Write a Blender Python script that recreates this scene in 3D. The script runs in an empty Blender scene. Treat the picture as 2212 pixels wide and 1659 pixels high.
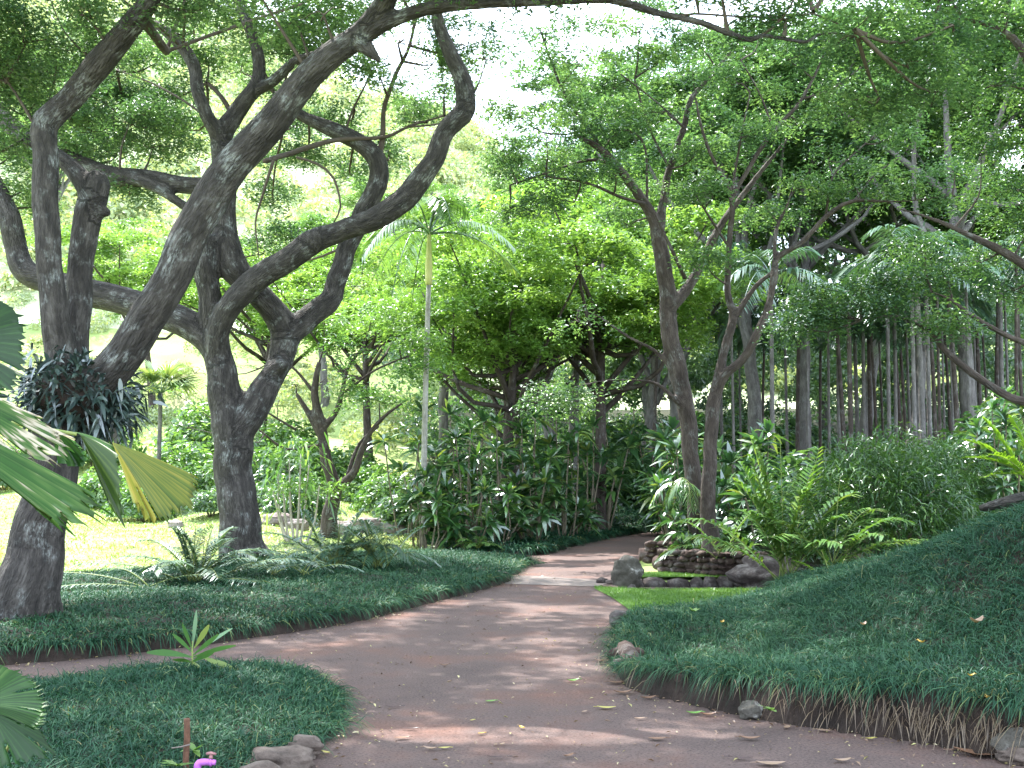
import bpy, math, random
import numpy as np
from mathutils import Vector, Matrix, kdtree, noise as mnoise
rng = np.random.default_rng(7)
random.seed(7)
sc = bpy.context.scene
COL = sc.collection
# ------------------------------------------------------------------ camera maths
F = 2500.0; CZ = 1.6; HZ = 1030.0
TH = math.atan((HZ - 829.5) / F)
cT, sT = math.cos(TH), math.sin(TH)
def P(u, v, d):
    b = (829.5 - v) / F
    yy = cT - sT * b; zz = sT + cT * b
    return np.array([(u - 1106) / F * d / yy, d, CZ + zz * d / yy])
def G(u, v, z=0.0):
    b = (829.5 - v) / F
    yy = cT - sT * b; zz = sT + cT * b
    k = (z - CZ) / zz
    return np.array([(u - 1106) / F * k, yy * k, z])
def px(w, d): return w * d / F
SUN = np.array([-0.30, 0.44, 0.0]); SUN[2] = math.sqrt(1 - (SUN ** 2).sum())
# ------------------------------------------------------------------ scene helpers
def link(o): COL.objects.link(o); return o
def thing(name, label, cat, loc=(0, 0, 0), group=None):
    o = bpy.data.objects.new(name, None); link(o)
    o.empty_display_size = 0.2
    o.location = Vector([float(c) for c in loc]); o['label'] = label; o['category'] = cat
    if group: o['group'] = group
    return o
def tag(o, label=None, cat=None, group=None, kind=None):
    if label: o['label'] = label
    if cat: o['category'] = cat
    if group: o['group'] = group
    if kind: o['kind'] = kind
    return o
def copy_tree(o, parent=None):
    c = o.copy(); link(c); c.parent = parent
    for ch in [x for x in KIDS.get(o.name, [])]:
        k = copy_tree(ch, c)
        KIDS.setdefault(c.name, []).append(k)
    return c
KIDS = {}
class Acc:
    """collects geometry; build() links it as ONE mesh object"""
    def __init__(s): s.v = []; s.f = []; s.n = 0; s.r = []; s.b = []
    def add(s, v, faces, rnd=None, bco=None):
        v = np.asarray(v, dtype=np.float32).reshape(-1, 3)
        s.v.append(v)
        for f in faces:
            f = np.asarray(f, dtype=np.int64)
            if len(f): s.f.append(f + s.n)
        s.r.append(np.zeros(len(v), np.float32) if rnd is None else np.broadcast_to(np.asarray(rnd, np.float32), (len(v),)))
        s.b.append(v.copy() if bco is None else np.asarray(bco, np.float32))
        s.n += len(v)
    def mesh(s, name, mats, smooth=True):
        me = bpy.data.meshes.new(name)
        V = np.concatenate(s.v); R = np.concatenate(s.r); B = np.concatenate(s.b)
        me.vertices.add(len(V)); me.vertices.foreach_set('co', V.ravel())
        tot = np.concatenate([np.full(len(f), f.shape[1], np.int32) for f in s.f])
        idx = np.concatenate([f.ravel() for f in s.f]).astype(np.int32)
        st = np.concatenate([[0], np.cumsum(tot)[:-1]]).astype(np.int32)
        me.loops.add(len(idx)); me.loops.foreach_set('vertex_index', idx)
        me.polygons.add(len(tot)); me.polygons.foreach_set('loop_start', st); me.polygons.foreach_set('loop_total', tot)
        if smooth: me.polygons.foreach_set('use_smooth', np.ones(len(tot), bool))
        a = me.attributes.new('rnd', 'FLOAT', 'POINT'); a.data.foreach_set('value', R.astype(np.float32))
        a = me.attributes.new('bco', 'FLOAT_VECTOR', 'POINT'); a.data.foreach_set('vector', B.astype(np.float32).ravel())
        for m in (mats if isinstance(mats, (list, tuple)) else [mats]): me.materials.append(m)
        me.update(calc_edges=True); me.validate()
        return me
    def build(s, name, mat, parent=None, smooth=True):
        o = bpy.data.objects.new(name, s.mesh(name, mat, smooth)); link(o)
        attach(o, parent); return o
def attach(o, parent):
    if parent is not None:
        o.parent = parent
        o.matrix_parent_inverse = Matrix.Translation(-Vector(parent.location)) if parent.parent is None else Matrix()
        KIDS.setdefault(parent.name, []).append(o)
def nrm(a):
    a = np.asarray(a, float); return a / np.maximum(np.linalg.norm(a, axis=-1, keepdims=True), 1e-9)
_K = rng.normal(size=(10, 3)); _PH = rng.uniform(0, 6.28, 10)
def lump(p, f=1.0):
    p = np.asarray(p); s = 0
    for i in range(10): s = s + np.sin((p @ _K[i]) * f * (0.6 + 0.15 * i) + _PH[i]) / 10
    return s
# ------------------------------------------------------------------ materials
def mat(name):
    m = bpy.data.materials.new(name); m.use_nodes = True
    nt = m.node_tree; nt.nodes.clear()
    return m, nt, nt.nodes, nt.links
def N(nt, t, **kw):
    n = nt.nodes.new(t)
    for k, v in kw.items():
        if k in n.inputs: n.inputs[k].default_value = v
        else: setattr(n, k, v)
    return n
def ramp(nt, stops):
    r = nt.nodes.new('ShaderNodeValToRGB'); e = r.color_ramp.elements
    while len(e) < len(stops): e.new(0.5)
    for k, (p, c) in enumerate(stops):
        e[k].position = p; e[k].color = (*c, 1)
    return r
def leaf_mat(name, stops, trans=0.4, gloss=0.06, rough=0.35, tint=(1.25, 1.15, 0.5), streak=None):
    m, nt, ns, L = mat(name)
    at = N(nt, 'ShaderNodeAttribute', attribute_name='rnd')
    r = ramp(nt, stops); L.new(at.outputs['Fac'], r.inputs[0])
    col = r.outputs[0]
    d = N(nt, 'ShaderNodeBsdfDiffuse'); t = N(nt, 'ShaderNodeBsdfTranslucent')
    mul = N(nt, 'ShaderNodeMix', data_type='RGBA', blend_type='MULTIPLY'); mul.inputs[0].default_value = 1
    mul.inputs[7].default_value = (*tint, 1)
    L.new(col, mul.inputs[6]); L.new(col, d.inputs[0]); L.new(mul.outputs[2], t.inputs[0])
    mx = N(nt, 'ShaderNodeMixShader'); mx.inputs[0].default_value = trans
    L.new(d.outputs[0], mx.inputs[1]); L.new(t.outputs[0], mx.inputs[2])
    g = N(nt, 'ShaderNodeBsdfGlossy'); g.inputs['Roughness'].default_value = rough
    g.inputs[0].default_value = (0.9, 0.95, 1, 1)
    m2 = N(nt, 'ShaderNodeMixShader'); m2.inputs[0].default_value = gloss
    L.new(mx.outputs[0], m2.inputs[1]); L.new(g.outputs[0], m2.inputs[2])
    o = N(nt, 'ShaderNodeOutputMaterial'); L.new(m2.outputs[0], o.inputs[0])
    return m
def bark_mat(name, dark, mid, light, lich=0.3, scale=7.0, bump=0.6, rings=False):
    m, nt, ns, L = mat(name)
    at = N(nt, 'ShaderNodeAttribute', attribute_name='bco')
    n1 = N(nt, 'ShaderNodeTexNoise', Scale=scale, Detail=8.0, Roughness=0.7)
    n2 = N(nt, 'ShaderNodeTexNoise', Scale=scale * 0.35, Detail=4.0, Roughness=0.6)
    vor = N(nt, 'ShaderNodeTexVoronoi', Scale=scale * 2.6); vor.feature = 'DISTANCE_TO_EDGE'
    for n in (n1, vor): L.new(at.outputs['Vector'], n.inputs['Vector'])
    geo = N(nt, 'ShaderNodeNewGeometry'); L.new(geo.outputs['Position'], n2.inputs['Vector'])
    r = ramp(nt, [(0.3, dark), (0.52, mid), (0.75, light)]); L.new(n1.outputs[0], r.inputs[0])
    lc = ramp(nt, [(0.53, (0, 0, 0)), (0.66, (1, 1, 1))]); L.new(n2.outputs[0], lc.inputs[0])
    n3 = N(nt, 'ShaderNodeTexNoise', Scale=scale * 3.0, Detail=4.0, Roughness=0.8); L.new(at.outputs['Vector'], n3.inputs['Vector'])
    l3 = ramp(nt, [(0.45, (0, 0, 0)), (0.62, (1, 1, 1))]); L.new(n3.outputs[0], l3.inputs[0])
    mm = N(nt, 'ShaderNodeMath', operation='MULTIPLY'); L.new(lc.outputs[0], mm.inputs[0]); L.new(l3.outputs[0], mm.inputs[1])
    mk = N(nt, 'ShaderNodeMath', operation='MULTIPLY'); L.new(mm.outputs[0], mk.inputs[0]); mk.inputs[1].default_value = lich
    mx = N(nt, 'ShaderNodeMix', data_type='RGBA'); L.new(mk.outputs[0], mx.inputs[0]); L.new(r.outputs[0], mx.inputs[6])
    mx.inputs[7].default_value = (0.42, 0.45, 0.44, 1)
    b = N(nt, 'ShaderNodeBsdfPrincipled'); b.inputs['Roughness'].default_value = 0.85
    b.inputs['Specular IOR Level'].default_value = 0.3
    L.new(mx.outputs[2], b.inputs['Base Color'])
    hs = N(nt, 'ShaderNodeMath', operation='MULTIPLY'); L.new(vor.outputs['Distance'], hs.inputs[0]); hs.inputs[1].default_value = 1.2
    ha = N(nt, 'ShaderNodeMath', operation='ADD'); L.new(hs.outputs[0], ha.inputs[0]); L.new(n1.outputs[0], ha.inputs[1])
    h = ha
    if rings:
        sp = N(nt, 'ShaderNodeSeparateXYZ'); L.new(geo.outputs['Position'], sp.inputs[0])
        sn = N(nt, 'ShaderNodeMath', operation='MULTIPLY'); L.new(sp.outputs[2], sn.inputs[0]); sn.inputs[1].default_value = 45.0
        s2 = N(nt, 'ShaderNodeMath', operation='SINE'); L.new(sn.outputs[0], s2.inputs[0])
        s3 = N(nt, 'ShaderNodeMath', operation='MULTIPLY_ADD'); L.new(s2.outputs[0], s3.inputs[0]); s3.inputs[1].default_value = 0.25; L.new(ha.outputs[0], s3.inputs[2]); h = s3
    bp = N(nt, 'ShaderNodeBump', Strength=bump, Distance=0.03); L.new(h.outputs[0], bp.inputs['Height']); L.new(bp.outputs[0], b.inputs['Normal'])
    o = N(nt, 'ShaderNodeOutputMaterial'); L.new(b.outputs[0], o.inputs[0])
    return m
def noise_mat(name, stops, scale=3.0, detail=8.0, rough=0.9, bump=0.3, bdist=0.02, scale2=40.0, stops2=None, mix2=0.4, spec=0.3):
    m, nt, ns, L = mat(name)
    geo = N(nt, 'ShaderNodeNewGeometry')
    n1 = N(nt, 'ShaderNodeTexNoise', Scale=scale, Detail=detail, Roughness=0.65); L.new(geo.outputs['Position'], n1.inputs['Vector'])
    n2 = N(nt, 'ShaderNodeTexNoise', Scale=scale2, Detail=5.0, Roughness=0.8); L.new(geo.outputs['Position'], n2.inputs['Vector'])
    r = ramp(nt, stops); L.new(n1.outputs[0], r.inputs[0]); c = r.outputs[0]
    if stops2:
        r2 = ramp(nt, stops2); L.new(n2.outputs[0], r2.inputs[0])
        mx = N(nt, 'ShaderNodeMix', data_type='RGBA', blend_type='OVERLAY'); mx.inputs[0].default_value = mix2
        L.new(c, mx.inputs[6]); L.new(r2.outputs[0], mx.inputs[7]); c = mx.outputs[2]
    b = N(nt, 'ShaderNodeBsdfPrincipled'); b.inputs['Roughness'].default_value = rough; b.inputs['Specular IOR Level'].default_value = spec
    L.new(c, b.inputs['Base Color'])
    bp = N(nt, 'ShaderNodeBump', Strength=bump, Distance=bdist); L.new(n2.outputs[0], bp.inputs['Height']); L.new(bp.outputs[0], b.inputs['Normal'])
    o = N(nt, 'ShaderNodeOutputMaterial'); L.new(b.outputs[0], o.inputs[0])
    return m
def plain(name, c, rough=0.6, metal=0.0):
    m = noise_mat(name, [(0.3, tuple(x * 0.8 for x in c)), (0.7, c)], scale=30, bump=0.15, rough=rough); return m

M_LEAF = leaf_mat('monkeypod_leaf', [(0, (0.030, 0.074, 0.034)), (0.5, (0.078, 0.160, 0.060)), (1, (0.19, 0.30, 0.10))], trans=0.52, gloss=0.07, tint=(1.2, 1.25, .75))
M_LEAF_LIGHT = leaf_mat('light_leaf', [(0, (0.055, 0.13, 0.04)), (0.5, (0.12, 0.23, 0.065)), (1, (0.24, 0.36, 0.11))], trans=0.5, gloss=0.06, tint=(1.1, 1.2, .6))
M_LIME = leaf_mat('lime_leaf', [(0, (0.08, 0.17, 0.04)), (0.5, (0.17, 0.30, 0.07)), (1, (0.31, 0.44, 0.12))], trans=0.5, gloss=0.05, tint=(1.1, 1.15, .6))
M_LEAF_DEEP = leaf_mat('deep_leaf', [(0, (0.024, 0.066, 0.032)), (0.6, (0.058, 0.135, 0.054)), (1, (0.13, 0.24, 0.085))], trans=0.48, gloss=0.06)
M_TI = leaf_mat('ti_leaf', [(0, (0.015, 0.055, 0.022)), (0.5, (0.042, 0.125, 0.036)), (0.85, (0.10, 0.22, 0.055)), (1, (0.20, 0.26, 0.07))], trans=0.4, gloss=0.12, rough=0.3)
M_GRASS = leaf_mat('mondo_grass', [(0, (0.008, 0.033, 0.019)), (0.4, (0.020, 0.070, 0.038)), (0.86, (0.075, 0.165, 0.080)), (0.93, (0.12, 0.17, 0.06)), (1, (0.20, 0.19, 0.09))], trans=0.22, gloss=0.022, rough=0.45, tint=(1.1, 1.1, .6))
M_LAWN = leaf_mat('lawn_grass', [(0, (0.07, 0.17, 0.022)), (1, (0.14, 0.26, 0.04))], trans=0.3, gloss=0.04)
M_DRY = leaf_mat('dry_thatch', [(0, (0.06, 0.04, 0.028)), (1, (0.22, 0.165, 0.11))], trans=0.2, gloss=0.03, tint=(1.1, 1, .8))
M_EPI = leaf_mat('epiphyte_leaf', [(0, (0.010, 0.026, 0.022)), (0.7, (0.022, 0.050, 0.040)), (1, (0.05, 0.085, 0.06))], trans=0.12, gloss=0.16, rough=0.38)
M_FROND = leaf_mat('frond_leaf', [(0, (0.05, 0.13, 0.03)), (0.6, (0.12, 0.25, 0.055)), (1, (0.28, 0.38, 0.10))], trans=0.42, gloss=0.12, rough=0.3)
M_SEED = leaf_mat('palm_seedling_leaf', [(0, (0.03, 0.085, 0.045)), (0.7, (0.065, 0.15, 0.08)), (1, (0.13, 0.21, 0.10))], trans=0.35, gloss=0.12)
M_SHRUB = leaf_mat('fine_shrub_leaf', [(0, (0.018, 0.060, 0.016)), (0.6, (0.045, 0.12, 0.025)), (1, (0.11, 0.21, 0.035))], trans=0.35, gloss=0.06)
M_FERN = leaf_mat('bright_fern_leaf', [(0, (0.12, 0.26, 0.03)), (1, (0.22, 0.38, 0.05))], trans=0.5, gloss=0.05)
M_FAR = leaf_mat('hillside_leaf', [(0, (0.22, 0.30, 0.15)), (1, (0.48, 0.55, 0.33))], trans=0.3, gloss=0.03)  # raised paler than real foliage: blown-out sun glare put into the leaf colour
M_BARK = bark_mat('big_tree_bark', (0.012, 0.011, 0.011), (0.048, 0.042, 0.039), (0.13, 0.118, 0.110), lich=0.55, bump=1.0, scale=11)
M_BARK2 = bark_mat('slim_tree_bark', (0.020, 0.015, 0.013), (0.058, 0.044, 0.038), (0.125, 0.105, 0.095), lich=0.35, scale=10)
M_BARK3 = bark_mat('grey_grove_bark', (0.055, 0.05, 0.048), (0.13, 0.12, 0.116), (0.24, 0.225, 0.215), lich=0.3, scale=9)
M_TWIG = bark_mat('twig_bark', (0.04, 0.03, 0.022), (0.09, 0.07, 0.055), (0.15, 0.12, 0.10), lich=0.1)
M_PALMB = bark_mat('palm_bark', (0.20, 0.18, 0.16), (0.36, 0.34, 0.31), (0.52, 0.50, 0.47), lich=0.2, rings=True)
M_SHAFT = noise_mat('crown_shaft', [(0.3, (0.42, 0.45, 0.14)), (0.7, (0.62, 0.58, 0.26))], scale=4, rough=0.45, bump=0.1)
M_CANE = noise_mat('plant_cane', [(0.3, (0.10, 0.085, 0.06)), (0.7, (0.22, 0.19, 0.14))], scale=9, bump=0.3)
M_STEM = noise_mat('green_stem', [(0.3, (0.12, 0.18, 0.04)), (0.7, (0.25, 0.28, 0.09))], scale=9, bump=0.2, rough=0.5)
M_ROCK = noise_mat('lava_rock', [(0.3, (0.028, 0.020, 0.019)), (0.5, (0.075, 0.060, 0.057)), (0.68, (0.20, 0.18, 0.17))], scale=6, bump=0.8, bdist=0.04, scale2=22)
M_REDROCK = noise_mat('red_lava_stone', [(0.3, (0.025, 0.015, 0.012)), (0.5, (0.08, 0.052, 0.044)), (0.66, (0.20, 0.175, 0.16))], scale=5, bump=0.8, bdist=0.04, scale2=22)
M_LICHROCK = noise_mat('lichened_rock', [(0.36, (0.055, 0.050, 0.040)), (0.54, (0.12, 0.11, 0.095)), (0.63, (0.36, 0.35, 0.33))], scale=5, bump=0.8, bdist=0.04, scale2=26)
M_BROWNROCK = noise_mat('brown_rock', [(0.3, (0.05, 0.038, 0.032)), (0.5, (0.13, 0.10, 0.085)), (0.7, (0.22, 0.18, 0.155))], scale=7, bump=0.8, bdist=0.02, scale2=40)
M_PALEROCK = noise_mat('sunny_stream_rock', [(0.36, (0.14, 0.10, 0.10)), (0.6, (0.34, 0.29, 0.28))], scale=3, bump=0.7, bdist=0.04, scale2=16)
M_PATH = noise_mat('red_asphalt', [(0.30, (0.108, 0.078, 0.072)), (0.5, (0.146, 0.102, 0.092)), (0.70, (0.195, 0.104, 0.080))], scale=0.9, bump=1.0, bdist=0.02, scale2=55,
                   stops2=[(0.30, (0.12, 0.11, 0.11)), (0.5, (0.5, 0.5, 0.5)), (0.64, (0.62, 0.6, 0.6)), (0.74, (1, 0.95, 0.9))], mix2=1.0)
M_CONC = noise_mat('pale_concrete', [(0.3, (0.14, 0.115, 0.105)), (0.7, (0.20, 0.165, 0.15))], scale=3, bump=0.3, bdist=0.01, scale2=60,
                   stops2=[(0.3, (0.3, 0.3, 0.3)), (0.7, (0.7, 0.7, 0.7))])
M_SOIL = noise_mat('bed_soil', [(0.3, (0.014, 0.010, 0.008)), (0.7, (0.05, 0.034, 0.027))], scale=5, bump=0.9, bdist=0.03, scale2=30)
M_GROUND = noise_mat('valley_ground', [(0.3, (0.17, 0.24, 0.075)), (0.52, (0.26, 0.34, 0.11)), (0.66, (0.34, 0.33, 0.18))], scale=0.35, bump=0.5, bdist=0.05, scale2=14,
                     stops2=[(0.3, (0.35, 0.35, 0.35)), (0.7, (0.65, 0.65, 0.65))])
M_HILL = noise_mat('far_hill', [(0.3, (0.34, 0.40, 0.22)), (0.6, (0.50, 0.54, 0.36))], scale=0.08, bump=0.5, bdist=0.5, scale2=1.5)  # overexposed hillside glow painted in as a lighter ground colour
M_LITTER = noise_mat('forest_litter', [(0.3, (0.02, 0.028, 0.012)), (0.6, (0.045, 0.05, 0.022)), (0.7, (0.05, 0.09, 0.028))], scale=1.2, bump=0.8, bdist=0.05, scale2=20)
# ------------------------------------------------------------------ primitives
def catmull(pts, rad, step):
    pts = np.asarray(pts, float); rad = np.asarray(rad, float)
    Pp = np.vstack([2 * pts[0] - pts[1], pts, 2 * pts[-1] - pts[-2]]); Rr = np.concatenate([[rad[0]], rad, [rad[-1]]])
    op, orr = [], []
    for i in range(1, len(Pp) - 2):
        L = np.linalg.norm(Pp[i + 1] - Pp[i]); n = max(2, int(L / step))
        for k in range(n):
            t = k / n
            a = Pp[i]; m = 0.5 * (Pp[i + 1] - Pp[i - 1]); m2 = 0.5 * (Pp[i + 2] - Pp[i])
            h1 = 2 * t ** 3 - 3 * t * t + 1; h2 = t ** 3 - 2 * t * t + t; h3 = -2 * t ** 3 + 3 * t * t; h4 = t ** 3 - t * t
            op.append(h1 * a + h2 * m + h3 * Pp[i + 1] + h4 * m2); orr.append(Rr[i] * (1 - t) + Rr[i + 1] * t)
    op.append(Pp[-2]); orr.append(Rr[-2])
    return np.array(op), np.array(orr)
def tube(acc, pts, rad, seg=10, step=0.15, lumps=0.0, cap=True, rnd=0.0, raw=False, wob=0.0):
    if raw: p, r = np.asarray(pts, float), np.asarray(rad, float)
    else: p, r = catmull(pts, rad, step)
    n = len(p)
    if wob:
        p = p + wob * r[:, None] * np.stack([lump(p + 7, 2.1), lump(p + 31, 2.1), lump(p + 55, 2.1)], 1) * 2
    T = nrm(np.gradient(p, axis=0))
    ref = np.array([0.0, -1.0, 0.02]) if abs(T[0][1]) < 0.9 else np.array([1.0, 0, 0])
    A = np.zeros_like(p); a = nrm(ref - T[0] * (ref @ T[0]))
    for i in range(n):
        a = nrm(a - T[i] * (a @ T[i])); A[i] = a
    B = np.cross(T, A)
    ang = np.linspace(0, 2 * np.pi, seg, endpoint=False)
    ca, sa = np.cos(ang), np.sin(ang)
    rr = np.repeat(r[:, None], seg, 1)
    V = p[:, None] + (A[:, None] * ca[None, :, None] + B[:, None] * sa[None, :, None]) * rr[..., None]
    if lumps:
        q = V.reshape(-1, 3); k = (1 + lumps * lump(q, 2.5) * 1.5 + lumps * .6 * lump(q + 9, 6.0)).reshape(n, seg)
        V = p[:, None] + (V - p[:, None]) * k[..., None]
    s = np.concatenate([[0], np.cumsum(np.linalg.norm(np.diff(p, axis=0), axis=1))])
    bco = np.stack([ca[None] * rr, sa[None] * rr, np.repeat(s[:, None] * 0.28, seg, 1)], -1).reshape(-1, 3)
    i = np.arange(n - 1)[:, None] * seg; j = np.arange(seg)[None]
    f = np.stack([i + j, i + (j + 1) % seg, i + seg + (j + 1) % seg, i + seg + j], -1).reshape(-1, 4)
    faces = [f]
    V = V.reshape(-1, 3)
    if cap:
        V = np.vstack([V, p[0], p[-1]]); bco = np.vstack([bco, [0, 0, 0], [0, 0, s[-1] * .28]])
        c0, c1 = n * seg, n * seg + 1; jj = np.arange(seg)
        faces.append(np.stack([np.full(seg, c0), (jj + 1) % seg, jj], 1))
        faces.append(np.stack([np.full(seg, c1), (n - 1) * seg + jj, (n - 1) * seg + (jj + 1) % seg], 1))
    acc.add(V, faces, rnd, bco)
    return p, r, T, A, B, s
def remeshed(acc, skels, voxel, m, name, parent):
    """fuse overlapping limbs into one skin, then give each vertex a bark coordinate from its nearest limb"""
    me = acc.mesh('tmp', m); o = bpy.data.objects.new('tmp', me); link(o)
    md = o.modifiers.new('r', 'REMESH'); md.mode = 'VOXEL'; md.voxel_size = voxel; md.use_smooth_shade = True
    sm = o.modifiers.new('s', 'SMOOTH'); sm.factor = 0.6; sm.iterations = 4
    dg = bpy.context.evaluated_depsgraph_get(); ev = o.evaluated_get(dg)
    nm = bpy.data.meshes.new_from_object(ev, depsgraph=dg)
    bpy.data.objects.remove(o)
    n = len(nm.vertices); V = np.zeros(n * 3, np.float32); nm.vertices.foreach_get('co', V); V = V.reshape(-1, 3)
    SP = np.concatenate([s[0] for s in skels]); SR = np.concatenate([s[1] for s in skels])
    ST = np.concatenate([s[2] for s in skels]); SA = np.concatenate([s[3] for s in skels]); SB = np.concatenate([s[4] for s in skels]); SS = np.concatenate([s[5] + 3.1 * k for k, s in enumerate(skels)])
    kd = kdtree.KDTree(len(SP))
    for i, q in enumerate(SP): kd.insert(q, i)
    kd.balance()
    ix = np.array([kd.find(v)[1] for v in V.tolist()])
    D = V - SP[ix]; a = (D * SA[ix]).sum(1); b = (D * SB[ix]).sum(1)
    ang = np.arctan2(b, a); r = np.sqrt(a * a + b * b)
    B = np.stack([np.cos(ang) * r, np.sin(ang) * r, (SS[ix] + (D * ST[ix]).sum(1)) * 0.28], 1)
    Nn = nrm(D)
    disp = 0.010 * lump(B * 14, 1.6) + 0.006 * lump(B * 34 + 5, 1.6)
    V = V + Nn * disp[:, None]
    nm.vertices.foreach_set('co', V.astype(np.float32).ravel())
    for att in ('bco', 'rnd'):
        if att in nm.attributes: nm.attributes.remove(nm.attributes[att])
    at = nm.attributes.new('bco', 'FLOAT_VECTOR', 'POINT'); at.data.foreach_set('vector', B.astype(np.float32).ravel())
    if not nm.materials: nm.materials.append(m)
    nm.name = name; nm.update()
    ob = bpy.data.objects.new(name, nm); link(ob); attach(ob, parent)
    return ob
def leaves(acc, C, Nn, L, rnd, asp=0.42, fold=0.25):
    """one folded lozenge leaf (two triangles) per centre"""
    n = len(C); Nn = nrm(Nn); t = nrm(np.cross(Nn, rng.normal(size=(n, 3)))); s = np.cross(Nn, t)
    L = np.broadcast_to(L, (n,))[:, None]
    up = Nn * L * fold * asp
    v = np.stack([C - t * L * .5, C + s * L * asp * .5 + up - t * L * .06, C + t * L * .5 - Nn * L * .12, C - s * L * asp * .5 + up - t * L * .06], 1)
    i = np.arange(n)[:, None] * 4
    acc.add(v.reshape(-1, 3), [np.concatenate([i + [[0, 2, 1]], i + [[0, 3, 2]]], 0)], np.repeat(rnd, 4))
def ribbons(acc, base, dirs, L, W, droop, nseg=3, rnd=None, prof=None, roll=None, sidev=None, cup=0.0):
    """blades: base (n,3), dirs (n,3), length, width, droop; one strip each"""
    n = len(base); dirs = nrm(dirs); L = np.broadcast_to(L, (n,)).astype(float); W = np.broadcast_to(W, (n,)).astype(float); droop = np.broadcast_to(droop, (n,)).astype(float)
    if sidev is None:
        s = np.cross(dirs, [0, 0, 1.0]); bad = np.linalg.norm(s, axis=1) < 0.15
        s[bad] = rng.normal(size=(bad.sum(), 3)) * [1, 1, 0]; s = nrm(s)
    else: s = nrm(sidev)
    if roll is not None:
        up = np.cross(s, dirs); s = s * np.cos(roll)[:, None] + up * np.sin(roll)[:, None]
    ts = np.linspace(0, 1, nseg + 1)
    if prof is None: prof = lambda t: np.sin(np.pi * (0.12 + 0.86 * t ** 0.85))
    V = []
    for t in ts:
        c = base + dirs * (L * t)[:, None]; c = c + np.array([0, 0, -1.0]) * (droop * L * t * t)[:, None]
        w = (W * .5 * prof(t))[:, None]
        V += [c - s * w, c + s * w]
    V = np.stack(V, 1); m = 2 * (nseg + 1)
    i = np.arange(n)[:, None] * m
    f = np.concatenate([i + np.array([[2 * k, 2 * k + 1, 2 * k + 3, 2 * k + 2]]) for k in range(nseg)], 0)
    if rnd is None: rnd = rng.random(n)
    acc.add(V.reshape(-1, 3), [f], np.repeat(rnd, m))
def frond(acc, stem, base, d, L, droop, nl, ll, lw, rnd=None, angle=0.9, ldroop=0.35, taper=True, lseg=2, rr=0.008, start=0.18, vee=0.25):
    d = nrm(d); t = np.linspace(0, 1, 14)
    p = base + d * (L * t)[:, None] + np.array([0, 0, -1.0]) * (droop * L * t ** 2.2)[:, None]
    if stem is not None: tube(stem, p, np.linspace(rr, rr * .35, 14), seg=4, raw=True, cap=False)
    tt = np.linspace(start, 0.99, nl)
    C = np.stack([np.interp(tt, t, p[:, k]) for k in range(3)], 1)
    T = nrm(np.stack([np.interp(tt, t, np.gradient(p, axis=0)[:, k]) for k in range(3)], 1))
    S = np.cross(T, [0, 0, 1.0]); S[np.linalg.norm(S, axis=1) < 1e-3] = [1, 0, 0]; S = nrm(S); U = np.cross(S, T)
    prof = np.sin(np.pi * (0.18 + 0.74 * (tt - start) / (1 - start))) ** 0.7
    for sg in (-1, 1):
        j = rng.normal(0, 0.07, (nl, 3))
        dd = nrm(S * sg * math.sin(angle) + T * math.cos(angle) + U * vee + j)
        ribbons(acc, C, dd, ll * prof * rng.uniform(.88, 1.1, nl), lw, ldroop, lseg,
                rnd=np.clip((rng.random() if rnd is None else rnd) * .5 + .5 * rng.random(nl), 0, 1))
def rock(acc, c, size, seed=0, sub=3, rough=0.28, flat=1.0):
    import bmesh
    bm = bmesh.new(); bmesh.ops.create_icosphere(bm, subdivisions=sub, radius=1.0)
    v = np.array([q.co[:] for q in bm.verts]); f = np.array([[x.index for x in q.verts] for q in bm.faces]); bm.free()
    k = 1 + rough * lump(v + seed * 3.7, 1.7) * 2 + rough * .6 * lump(v + seed * 1.9, 4.5)
    k = k - .22 * np.abs(lump(v + seed * 5.1, 3.1)) * 2 + .10 * lump(v + seed, 9.0); v = v * k[:, None]; v = np.sign(v) * np.abs(v) ** 0.9
    v = v * np.asarray(size) + np.asarray(c)
    acc.add(v, [f], 0.0, v)
# ------------------------------------------------------------------ sun gaps in the canopy
LIT_E = []   # ellipses on the ground
for (u, v, ru, rv, pr) in [(1180, 1588, 430, 20, .95), (1560, 1560, 220, 14, .8), (1320, 1184, 85, 6, 1), (1400, 1152, 70, 6, .9), (1190, 1246, 140, 8, .25), (1290, 1262, 120, 6, .3),
                           (620, 1500, 100, 70, .55), (700, 1590, 120, 22, .4), (1900, 1500, 250, 50, .3), (1350, 1290, 70, 20, .8), (800, 1200, 200, 20, .3), (1480, 1240, 90, 8, .8)]:
    c = G(u, v); a = G(u + ru, v); b0 = G(u, v - rv); b1 = G(u, v + rv)
    LIT_E.append((c[0], (b0[1] + b1[1]) / 2, a[0] - c[0], (b0[1] - b1[1]) / 2, pr))
LIT_E.append((-9, 27, 7.0, 7.5, .97)); LIT_E.append((-13, 20, 5.0, 4.0, .9)); LIT_E.append((-3.6, 30, 2.5, 5, .9))
LIT_R = [(P(300, 1030, 4.6), 0.45, .9), (P(60, 930, 4.4), 0.35, .7), (P(120, 1040, 4.4), 0.3, .8), (P(2170, 850, 13), 0.7, .9), (P(1760, 1100, 15.5), 0.8, .7), (P(60, 1470, 5.0), 0.3, .8),
         (P(1650, 1150, 15.5), 0.5, .6), (P(1600, 1050, 15.5), 0.4, .6), (P(720, 460, 20), 0.5, .5)]
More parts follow.
